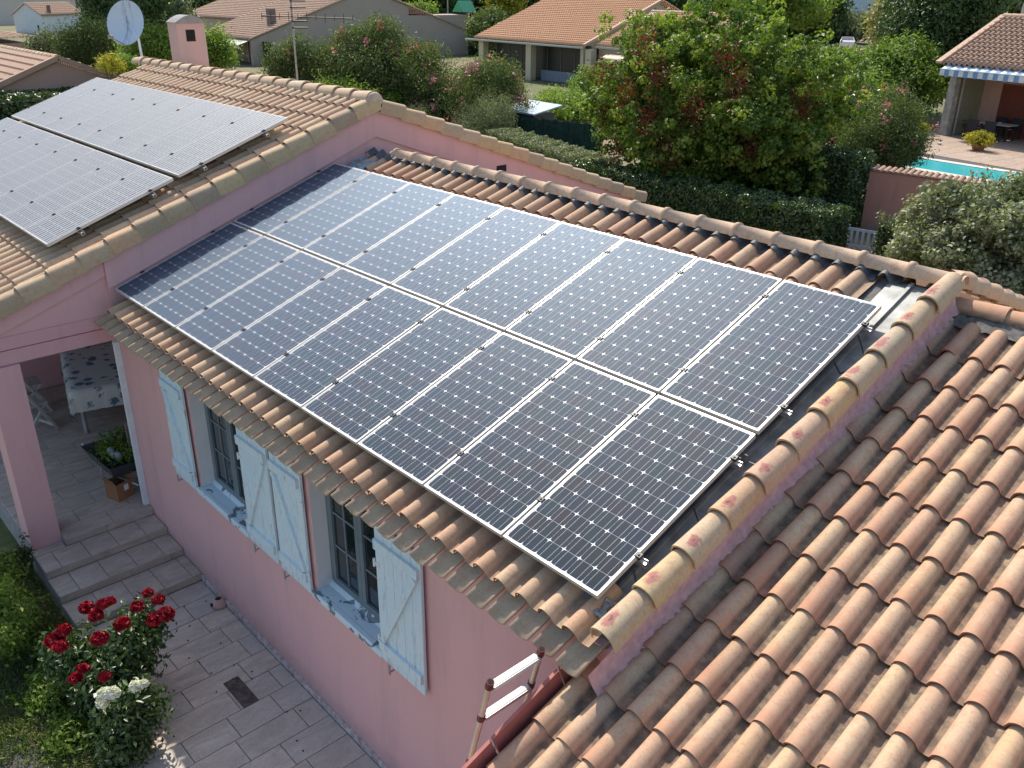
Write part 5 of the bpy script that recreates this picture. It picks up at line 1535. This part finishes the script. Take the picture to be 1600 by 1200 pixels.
oleander('upright oleander in the gap just left of the big pink flecked one', (-26.0, 23.6, GZ), (-26.0, 23.6, -1.2), (2.4, 1.8, 2.0), 20000, pk=300)
oleander('lower leafy oleander between the aerial and the ridge end', (-26.5, 20.5, GZ), (-26.4, 20.4, -2.0), (2.8, 1.8, 1.5), 22000, leaf='bright', pk=150)
hedge('laurel_hedge', 'long clipped hedge in the distance left of the terracotta roofed house', (-84, 62, GZ), (34, 3, 2.3), 22000, .4, 'pine', math.radians(-6))
tree('olive_bush', 'silvery grey shrub just behind the far end of the main gable verge', 'bush', (-19.8, 22.8, GZ), (-19.9, 22.7, -2.15), (1.8, 1.4, 1.15), 16000, .09, 'olive', .06, 10, .28, asp=.22)
tree('olive_bush', 'small silvery shrub left of the larger silvery one', 'bush', (-23.0, 21.2, GZ), (-23.0, 21.2, -2.4), (1.2, .9, .8), 6000, .09, 'olive', .05, 7, .25, asp=.22)
sh = thing('garden_shed', 'little dark shed with a pale glass roof beside the green screen', 'shed', (-20.2, 25.9, GZ))
m = MB(); m.box((-21.2, 25.3, GZ), (-19.4, 26.6, -2.05)); m.build('wall', plain('dark_wood', (.10, .09, .08), .8), sh)
m = MB(); m.poly([(-21.4, 25.1, -1.93), (-19.2, 25.1, -1.97), (-19.2, 26.9, -1.70), (-21.4, 26.9, -1.66), (-21.4, 25.1, -1.99), (-19.2, 25.1, -2.03), (-19.2, 26.9, -1.76), (-21.4, 26.9, -1.72)], [(0, 1, 2, 3), (4, 5, 1, 0), (5, 6, 2, 1), (7, 4, 0, 3)]); m.build('roof', plain('pale_glass_roof', (.45, .55, .60), .25), sh)
fc = thing('screen_fence', 'dark green cloth screen fence below the big leafy tree', 'fence', (-18, 24.6, GZ))
fx0, fx1 = Vector((-19.6, 24.2, GZ)), Vector((-15.2, 25.2, GZ))
m = MB(); P = []
for i in range(61):
    p = fx0.lerp(fx1, i / 60); o_ = .035 * math.sin(i * 1.3) + .02 * math.sin(i * 3.1)
    P += [p + Vector((o_, -o_ * 2, 0)), p + Vector((-o_, o_ * 2, 1.28 + .03 * math.sin(i * .9)))]
m.poly(P, [(2 * i, 2 * i + 2, 2 * i + 3, 2 * i + 1) for i in range(60)], True); m.build('screen_cloth', plain('green_cloth', (.012, .045, .035), .8, var=.5, scale=5), fc)
for i in range(4):
    p = fx0.lerp(fx1, i / 3) + Vector((0, .06, 0)); MB().tube(p, p + Vector((0, 0, 1.45)), .03).build('post', M['black'], fc)
hedge('box_hedge', 'low light green flat topped hedge beyond the far verge of the main house', (-18.5, 21.6, GZ), (8.4, 1.3, 1.05), 30000, .07, 'olive', math.radians(-16))
tree('green_shrub', 'light green shrubs in the garden of the terracotta roofed house', 'bush', (-24, 33, GZ), (-24, 33, -2.5), (3.0, 1.8, 1.0), 12000, .14, 'bright', .08, 9, .35)
tree('green_shrub', 'small bright shrub in front of the cream house pillar', 'bush', (-30.5, 40.5, GZ), (-30.6, 40.6, -2.2), (1.0, .9, 1.2), 5000, .16, 'bright', .08, 6, .3)

# terracotta roofed house (centre)
hE = thing('neighbour_house', 'cream neighbour house with a bright terracotta roof and dark glazed veranda', 'house', (-41, 47, GZ), group=None)
cream = render_wall('cream_render', (.62, .52, .36), (.5, .42, .3), .4)
aE = Vector((-47.9, 45.9, -.52)); eE = Vector((12.6, -.55, 0)); nE = Vector((.35, 8.0, 2.95))
corr_roof('roof', hE, aE, eE, nE, 60, 24, M['tile_red'], .21)
corr_roof('roof', hE, aE + eE + Vector((.7, 16.0, 0)), -eE, Vector((-.35, -8.0, 2.95)), 60, 24, M['tile_red'], .21)
MB().bar(aE + eE + Vector((.05, 0, .05)), aE + eE + nE + Vector((.05, 0, .05)), .22, .16).build('verge', M['tile_pink'], hE)
MB().bar(aE + Vector((-.9, -.15, -.12)), aE + eE + Vector((.1, -.15, -.12)), .14, .12).build('gutter', plain('grey_gutter', (.45, .45, .40), .5), hE)
m = MB(); q = aE + eE
m.poly([(q.x - .3, q.y + .35, GZ), (q.x + .15, q.y + 15.6, GZ), (q.x + .15, q.y + 15.6, -.6), (q.x, q.y + 8, 2.2), (q.x - .3, q.y + .35, -.55), (q.x - .6, q.y + .35, GZ), (q.x - .15, q.y + 15.6, GZ), (q.x - .15, q.y + 15.6, -.6), (q.x - .3, q.y + 8, 2.2), (q.x - .6, q.y + .35, -.55)], [(0, 1, 2, 3, 4), (9, 8, 7, 6, 5), (0, 4, 9, 5)])
m.build('gable_wall', cream, hE)
MB().box((-47.3, 48.7, GZ), (-35.7, 60.8, -.4)).build('wall', M['dark'], hE)
for x_ in (-47.2, -41.4, -34.95):
    y_ = 46.35 - (x_ + 47.9) * .044
    MB().box((x_ - .28, y_ - .28, GZ), (x_ + .28, y_ + .28, -.74)).build('pillar', cream, hE)
MB().box((-47.4, 45.9, -.73), (-35.4, 46.3, -.55)).build('beam', M['black'], hE)
for i in range(8):
    x_ = -46.4 + i * 1.45
    wf = MB().box((x_, 47.0, GZ + .1), (x_ + .09, 47.08, -.75)).build('window_post', plain('brown_window_frame', (.12, .10, .08), .6) if i == 0 else bpy.data.materials['brown_window_frame'], hE)
    MB().box((x_ + .09, 47.03, GZ + .1), (x_ + 1.44, 47.05, -.75)).build('pane', M['shadeglass'], hE)
MB().box((-41.0, 46.8, GZ), (-36.0, 46.95, GZ + .75)).build('low_wall', plain('blue_grey_panel', (.20, .24, .30), .6), hE)
# lower wing of that house
q2 = Vector((-34.8, 46.2, -.50))
corr_roof('roof', hE, q2, Vector((9.5, -.9, 0)), Vector((.3, 5.5, 2.1)), 45, 16, M['tile_red'], .21)
far_ridge(hE, q2 + Vector((.3, 5.5, 2.15)), q2 + Vector((9.8, 4.6, 2.15)), .16, M['tile_pink'], 22)
MB().bar(q2 + Vector((.35, .3, .1)), q2 + Vector((.6, 5.3, 2.1)), .5, .05).build('valley_flashing', plain('blue_lead', (.20, .30, .42), .4, .3), hE)
m = MB(); m.poly([(q2.x - .1, q2.y + .35, GZ), (q2.x + 9.2, q2.y - .5, GZ), (q2.x + 9.2, q2.y - .5, -.6), (q2.x - .1, q2.y + .35, -.6)], [(0, 1, 2, 3)]); m.build('wall', cream, hE)
MB().bar(q2 + Vector((0, -.1, -.1)), q2 + Vector((9.5, -1.0, -.1)), .14, .12).build('gutter', bpy.data.materials['grey_gutter'], hE)
m = MB(); m.poly([(-33.0, 46.25, GZ), (-31.6, 46.12, GZ), (-31.6, 46.12, -1.1), (-33.0, 46.25, -1.1)], [(0, 1, 2, 3)], W=Matrix.Translation((0, -.02, 0))); m.build('door', M['dark'], hE)
m = MB(); m.poly([(-29.9, 45.95, -2.6), (-28.4, 45.8, -2.6), (-28.4, 45.8, -1.0), (-29.9, 45.95, -1.0)], [(0, 1, 2, 3)], W=Matrix.Translation((0, -.03, 0))); m.build('shutter', plain('pale_blue_shutter', (.45, .60, .70), .6), hE)
cn = thing('door_canopy', 'curved brown canopy over the side door of the cream house', 'canopy', (-32.3, 45.9, -1.0))
m = MB(); P = []
for i in range(9):
    a_ = PI * i / 8 * .5
    P += [(-33.3, 46.1 - 1.1 * math.sin(a_), -1.35 + .4 * math.cos(a_)), (-31.3, 45.9 - 1.1 * math.sin(a_), -1.35 + .4 * math.cos(a_))]
m.poly(P, [(2 * i, 2 * i + 2, 2 * i + 3, 2 * i + 1) for i in range(8)], True); m.build('sheet', plain('brown_canopy', (.26, .20, .13), .5), cn)

# long grey brown house (F), behind the aerial
hF = thing('neighbour_house', 'long low neighbour house with a faded brown roof and blank beige gable wall', 'house', (-70, 42, GZ))
beige = render_wall('beige_render', (.46, .38, .31), (.38, .32, .27), .4)
m = MB(); gx = -65.5
m.poly([(gx, 35.4, GZ), (gx, 52.4, GZ), (gx, 52.4, 1.42), (gx, 47.75, 2.87), (gx, 35.4, -1.21), (gx - .3, 35.4, GZ), (gx - .3, 52.4, GZ), (gx - .3, 52.4, 1.42), (gx - .3, 47.75, 2.87), (gx - .3, 35.4, -1.21)], [(0, 1, 2, 3, 4), (9, 8, 7, 6, 5), (0, 4, 9, 5), (1, 6, 7, 2)])
m.build('gable_wall', beige, hF)
corr_roof('roof', hF, (-75.3, 35.2, -1.16), (10.0, 0, 0), (0, 12.5, 4.1), 40, 30, M['tile_brown'], .25)
corr_roof('roof', hF, (gx + .2, 60.3, -1.1), (-22.0, 0, 0), (0, -12.5, 4.05), 80, 30, M['tile_brown'], .25)
corr_roof('roof', hF, (-88.3, 39.4, .1), (12.98, 0, 0), (0, 8.4, 2.8), 52, 20, M['tile_brown'], .25)
MB().box((-75.2, 36.6, GZ), (gx - .31, 47, -1.3)).build('wall', M['dark'], hF)
MB().box((-88, 40.0, GZ), (-75.4, 48, 0)).build('wall', beige, hF)
MB().box((-88, 38.4, -1.15), (-75.9, 40.0, -1.0)).build('veranda_roof', plain('cream_veranda_roof', (.62, .56, .42), .7), hF)
MB().bar((gx + .05, 35.2, -1.12), (gx + .05, 47.75, 2.95), .25, .12).build('verge', M['tile_brown'], hF)
MB().bar((gx + .05, 47.75, 2.95), (gx + .05, 52.6, 1.45), .25, .12).build('verge', M['tile_brown'], hF)
for i in range(5):
    MB().box((-74.9 + i * 2.2, 36.4, GZ + .05), (-74.75 + i * 2.2, 36.55, -1.35)).build('window_post', beige, hF)
    MB().box((-74.75 + i * 2.2, 36.46, GZ + .05), (-72.75 + i * 2.2 - .05, 36.49, -1.35)).build('pane', M['shadeglass'], hF)
awF = thing('awning', 'rolled cream awning under the brown eave of the long house', 'awning', (-70, 35, -1.4))
m = MB(); m.poly([(-75.2, 35.3, -1.22), (gx, 35.3, -1.22), (gx, 34.2, -1.55), (-75.2, 34.2, -1.55), (gx, 34.2, -1.85), (-75.2, 34.2, -1.85)], [(0, 1, 2, 3), (3, 2, 4, 5)]); m.build('cloth', plain('awning_cream', (.60, .60, .50), .8), awF)
fl = thing('chimney_stack', 'small brown flue standing on the faded roof of the long house', 'chimney', (-67.5, 38.6, -.3))
MB().box((-67.75, 38.3, -.8), (-67.1, 38.9, 1.25)).build('stack', plain('brown_flue', (.18, .14, .12), .8), fl)
m = MB(); m.box((gx - 3, 52.402, GZ), (gx, 60, .6)); m.build('side_wall', beige, hF)
ve = thing('camper_van', 'pale blue rounded trailer roof behind the ridge tiles', 'trailer', (-40.5, 20.5, GZ))
m = MB(); P = []
for i in range(9):
    a_ = PI * i / 8
    for x_ in (-44.5, -38.5): P.append((x_, 20.3 - 1.15 * math.cos(a_), -1.65 + .42 * math.sin(a_)))
m.poly(P, [(2 * i, 2 * i + 2, 2 * i + 3, 2 * i + 1) for i in range(8)] + [tuple(range(1, 18, 2)), tuple(range(16, -1, -2))], True); m.box((-44.5, 19.15, GZ + .4), (-38.5, 21.45, -1.65)); m.build('body', plain('trailer_blue', (.36, .46, .55), .4), ve)
for x_ in (-42.6, -40.8):
    MB().tube((x_, 19.1, GZ + .33), (x_, 19.3, GZ + .33), .33, n=16).build('wheel', M['black'], ve)

# left neighbours (G and beyond)
hG = thing('neighbour_house', 'low salmon house with pale pink roof tiles at the left edge behind the panels', 'house', (-26, 7, GZ))
sG = render_wall('dull_salmon_render', (.50, .33, .26), (.4, .28, .22), .6)
ax_, ay_, az_ = -23.4, 6.8, 0.84
m = MB(); m.poly([(ax_, ay_ - 4.4, GZ), (ax_, ay_ + 4.4, GZ), (ax_, ay_ + 4.4, az_ - 1.75), (ax_, ay_, az_ - .1), (ax_, ay_ - 4.4, az_ - 1.75), (ax_ - .3, ay_ - 4.4, GZ), (ax_ - .3, ay_ + 4.4, GZ), (ax_ - .3, ay_ + 4.4, az_ - 1.75), (ax_ - .3, ay_, az_ - .1), (ax_ - .3, ay_ - 4.4, az_ - 1.75)], [(0, 1, 2, 3, 4), (9, 8, 7, 6, 5), (0, 4, 9, 5), (1, 6, 7, 2)]); m.build('gable_wall', sG, hG)
MB().box((ax_ - 12, ay_ - 4.4, GZ), (ax_ - .31, ay_ + 4.4, az_ - 1.8)).build('wall', sG, hG)
corr_roof('roof', hG, (ax_ - 12, ay_ - 4.8, az_ - 1.85), (12.1, 0, 0), (0, 4.8, 1.85), 60, 14, M['tile_pink'], .2)
corr_roof('roof', hG, (ax_ + .1, ay_ + 4.8, az_ - 1.85), (-12.1, 0, 0), (0, -4.8, 1.85), 60, 14, M['tile_pink'], .2)
far_ridge(hG, (ax_ + .1, ay_, az_ + .02), (ax_ - 12, ay_, az_ + .02), .13, M['ridge_a'], 28)
for s in (-1, 1):
    MB().bar((ax_ + .08, ay_ + s * 4.8, az_ - 1.83), (ax_ + .08, ay_, az_ + .04), .18, .16).build('verge', M['tile_brown'], hG)
hG2 = thing('neighbour_house', 'plain salmon wall and tile edge of a low house behind the left one', 'house', (-50, 12, GZ))
MB().box((-58, 6.0, GZ), (-46, 12.2, .15)).build('wall', sG, hG2)
corr_roof('roof', hG2, (-58.2, 5.7, .2), (12.5, 0, 0), (0, 6.8, .25), 60, 20, M['tile_brown'], .2)
hedge('laurel_hedge', 'dark hedge running below the salmon gable at the left edge', (-24.0, 1.0, GZ), (2.2, 11, 3.15), 30000, .13, 'hedge', math.radians(-4))
tp_ = thing('tarpaulin', 'pale green tarpaulin tent edge showing behind the panels', 'tarpaulin', (-17.5, 4.5, GZ))
m = MB(); P = []
for i in range(13):
    for j in range(2):
        P.append((-18.6 + .22 * i, 3.0 + 3.8 * j, -1.45 - .10 * ((i - 6) / 6) ** 2 + .03 * math.sin(i * 2) - .03 * j))
m.poly(P, [(2 * i, 2 * i + 2, 2 * i + 3, 2 * i + 1) for i in range(12)], True); m.build('sheet', plain('pale_green_sheet', (.42, .50, .45), .6), tp_)
for x_, y_ in ((-18.5, 3.1), (-16.1, 3.1), (-18.5, 6.7), (-16.1, 6.7)):
    MB().tube((x_, y_, GZ), (x_, y_, -1.52), .03).build('pole', M['concrete'], tp_)
# white house far left
hH = thing('neighbour_house', 'small white house with weathered tiles and a dark flue in the top left corner', 'house', (-90, 24, GZ))
whr = render_wall('bluish_white_render', (.66, .70, .70), (.5, .5, .46), .4)
hc = Vector(ray_at(70, 52, 120)); hb = Vector(ray_at(25, 47, 123)); hd = Vector(ray_at(122, 48, 127))
lft = Vector((hb.x - hc.x, hb.y - hc.y, 0)); gw_ = lft.length; lft.normalize()
rgt = Vector((hd.x - hc.x, hd.y - hc.y, 0)); gl_ = rgt.length * 1.25; rgt.normalize()
hh = 2.2
def HP(u, v, z): return hc + lft * u + rgt * v + Vector((0, 0, z))
m = MB(); m.poly([HP(0, 0, -3), HP(gw_, 0, -3), HP(gw_, 0, hh), HP(gw_ / 2, 0, hh + 1.45), HP(0, 0, hh)], [(0, 1, 2, 3, 4)]); m.poly([HP(0, 0, -3), HP(0, gl_, -3), HP(0, gl_, hh), HP(0, 0, hh)], [(0, 1, 2, 3)]); m.poly([HP(gw_, 0, -3), HP(gw_, gl_, -3), HP(gw_, gl_, hh), HP(gw_, 0, hh)], [(3, 2, 1, 0)]); m.build('wall', whr, hH)
corr_roof('roof', hH, HP(-.2, -.2, hh - .05), rgt * (gl_ + .4), lft * (gw_ / 2 + .2) + Vector((0, 0, 1.55)), 22, 7, M['tile_brown'], .4)
corr_roof('roof', hH, HP(gw_ + .2, gl_ + .2, hh - .05), -rgt * (gl_ + .4), -lft * (gw_ / 2 + .2) + Vector((0, 0, 1.55)), 22, 7, M['tile_brown'], .4)
m = MB(); m.box((-.2, -.2, 0), (.2, .2, 1.1), W=Matrix.Translation(HP(.6, 2.4, hh + .2))); m.build('flue', bpy.data.materials['brown_flue'], hH)
m = MB(); m.poly([HP(1.0, -.03, .3), HP(1.35, -.03, .3), HP(1.35, -.03, 1.0), HP(1.0, -.03, 1.0)], [(0, 1, 2, 3)]); m.build('window', M['dark'], hH)
# trees on the left
def LT(nm, lab, px, py, d, r, n, size, leaf, **kw):
    c = ray_at(px, py, d); return tree(nm, lab, kw.pop('cat', 'tree'), (c.x, c.y, GZ), tuple(c), r, n, size, leaf, kw.pop('tr', .15), kw.pop('k', 12), kw.pop('clump', .4), **kw)
LT('pine_tree', 'soft green pine left of the satellite dish', 135, 72, 34, (1.15, 1.1, .95), 20000, .13, 'pine', asp=.12, tint=(.3, 1))
LT('dark_tree', 'dark green tree above and left of the satellite dish', 168, 12, 48, (1.5, 1.5, 2.0), 22000, .17, 'pine')
LT('olive_bush', 'dark grey shrub between the white house and the pine', 72, 72, 40, (.75, .7, .5), 5000, .13, 'olive', tint=(0, .4), cat='bush')
LT('green_shrub', 'bright green sunlit shrub under the satellite dish', 238, 78, 30, (1.0, .9, .75), 12000, .11, 'bright', cat='bush')
LT('yellow_bush', 'yellow flowering bush beyond the panels at the left', 170, 100, 26, (.36, .36, .2), 1800, .07, 'yellow', cat='bush', clump=.15, tr=.04)
LT('green_shrub', 'fresh green shrub right of the yellow bush', 196, 102, 27, (.35, .35, .28), 2200, .08, 'bright', cat='bush', clump=.15, tr=.04)
LT('green_shrub', 'green shrub seen right of the chimney', 335, 82, 34, (.7, .7, .75), 7000, .11, 'bright', cat='bush')
LT('olive_tree', 'grey green tree between the dish and the chimney', 262, 30, 55, (2.2, 2.0, 2.2), 20000, .2, 'olive', tint=(0, .6))
LT('dark_tree', 'black green tree behind the long brown roof', 340, 2, 110, (6, 5, 3.6), 16000, .5, 'pine', clump=1.0)
LT('dark_tree', 'dark wood edge left of the play tower', 660, -6, 125, (9, 6, 5.0), 24000, .6, 'pine', clump=1.1)
LT('dark_tree', 'dark wood edge right of the play tower', 760, -14, 130, (10, 6, 6.5), 24000, .6, 'pine', clump=1.1)
LT('green_shrub', 'light green shrub at the gable end of the long house', 655, 25, 92, (2.2, 2.0, 1.3), 8000, .3, 'bright', cat='bush', clump=.5)
LT('green_shrub', 'leafy shrubs at the left end of the terracotta roof', 765, 42, 76, (2.6, 2.0, 1.4), 12000, .25, 'oleander', cat='bush', clump=.5)
LT('yellow_tree', 'yellowing tree top above the terracotta roof', 800, -2, 88, (2.6, 2.2, 1.5), 8000, .3, 'yellow', clump=.6, tint=(0, .5))
LT('dark_tree', 'dark tree behind the lower terracotta roof', 1090, -22, 95, (7, 5, 3.4), 18000, .5, 'pine', clump=.9)
LT('green_tree', 'green tree row above the big leafy tree', 1215, -4, 90, (6, 4, 3.0), 16000, .45, 'bright', clump=.8)
LT('dark_tree', 'dark conifer trunk and crown directly behind the satellite dish', 232, -12, 30, (.55, .55, 1.2), 6000, .14, 'pine', tr=.3)
ptw = thing('play_tower', 'wooden play tower with a small green roof near the dark wood', 'play tower', (0, 0, 0))
pc = ray_at(726, 38, 92); 
ptw.matrix_basis = Matrix.Translation((pc.x, pc.y, GZ)); WM[ptw.name] = ptw.matrix_basis.copy()
zt = pc.z
for dx, dy in ((-.6, -.6), (.6, -.6), (-.6, .6), (.6, .6)):
    MB().box((pc.x + dx - .07, pc.y + dy - .07, GZ), (pc.x + dx + .07, pc.y + dy + .07, zt + 1.3)).build('post', M['bark'], ptw)
MB().box((pc.x - .68, pc.y - .68, zt - .6), (pc.x + .68, pc.y + .68, zt + .2)).build('cabin', plain('dark_brown_boards', (.09, .05, .035), .8), ptw)
m = MB(); m.poly([(pc.x - .9, pc.y - .9, zt + 1.2), (pc.x + .9, pc.y - .9, zt + 1.2), (pc.x + .9, pc.y + .9, zt + 1.2), (pc.x - .9, pc.y + .9, zt + 1.2), (pc.x, pc.y - .9, zt + 2.3), (pc.x, pc.y + .9, zt + 2.3)], [(0, 1, 4), (2, 3, 5), (1, 2, 5, 4), (3, 0, 4, 5)]); m.build('roof', plain('green_roof', (.05, .32, .16), .5), ptw)
gs = thing('green_slide', 'turquoise panel of a play slide left of the play tower', 'slide', (0, 0, 0)); gc = ray_at(682, 40, 92)
gs.matrix_basis = Matrix.Translation((gc.x, gc.y, GZ)); WM[gs.name] = gs.matrix_basis.copy()
MB().box((gc.x - .45, gc.y - .1, GZ), (gc.x + .45, gc.y + .1, gc.z + .6)).build('chute', plain('turquoise_plastic', (.03, .30, .24), .5), gs)
MB().box((gc.x - .75, gc.y - .1, GZ), (gc.x - .6, gc.y + .1, gc.z + 1.6)).build('post', M['bark'], gs)
lp = thing('lamp_pole', 'pale pole standing in front of the dark wood', 'pole', (0, 0, 0)); lc = ray_at(700, 35, 95)
lp.matrix_basis = Matrix.Translation((lc.x, lc.y, GZ)); WM[lp.name] = lp.matrix_basis.copy()
MB().tube((lc.x, lc.y, GZ), (lc.x, lc.y, lc.z + 4), .09, .07).build('pole', M['concrete'], lp)
# far wooded belt so the land does not run bare to the horizon
for i, (px, d) in enumerate(((-60, 170), (60, 190), (190, 180), (430, 200), (560, 190), (900, 170), (1000, 180), (1300, 230), (1440, 210), (1560, 200), (1680, 190))):
    c = ray_at(px, -20, d); r_ = 13 + 3 * (i % 3)
    t, L = tree('far_tree_clump', 'dark tree clump on the far skyline', 'trees', (c.x, c.y, GZ), (c.x, c.y, 2.5), (r_, r_ * .7, 7), 9000, 1.1, 'pine', .5, 9, 2.0, group='far tree clumps on the skyline')
wh2 = thing('neighbour_house', 'cream house wall in the extreme top left corner', 'house', (0, 0, 0)); c = ray_at(45, 8, 150)
wh2.matrix_basis = Matrix.Translation((c.x, c.y, GZ)); WM[wh2.name] = wh2.matrix_basis.copy()
MB().box((c.x - 3, c.y - 8, GZ), (c.x + 3, c.y + 8, c.z + 1.2)).build('wall', plain('pale_cream_wall', (.62, .56, .48), .8), wh2)
corr_roof('roof', wh2, (c.x + 3.3, c.y - 8.3, c.z + 1.2), (0, 16.6, 0), (-3.3, 0, 1.1), 60, 10, M['tile_brown'], .27)
corr_roof('roof', wh2, (c.x - 3.3, c.y + 8.3, c.z + 1.2), (0, -16.6, 0), (3.3, 0, 1.1), 60, 10, M['tile_brown'], .27)
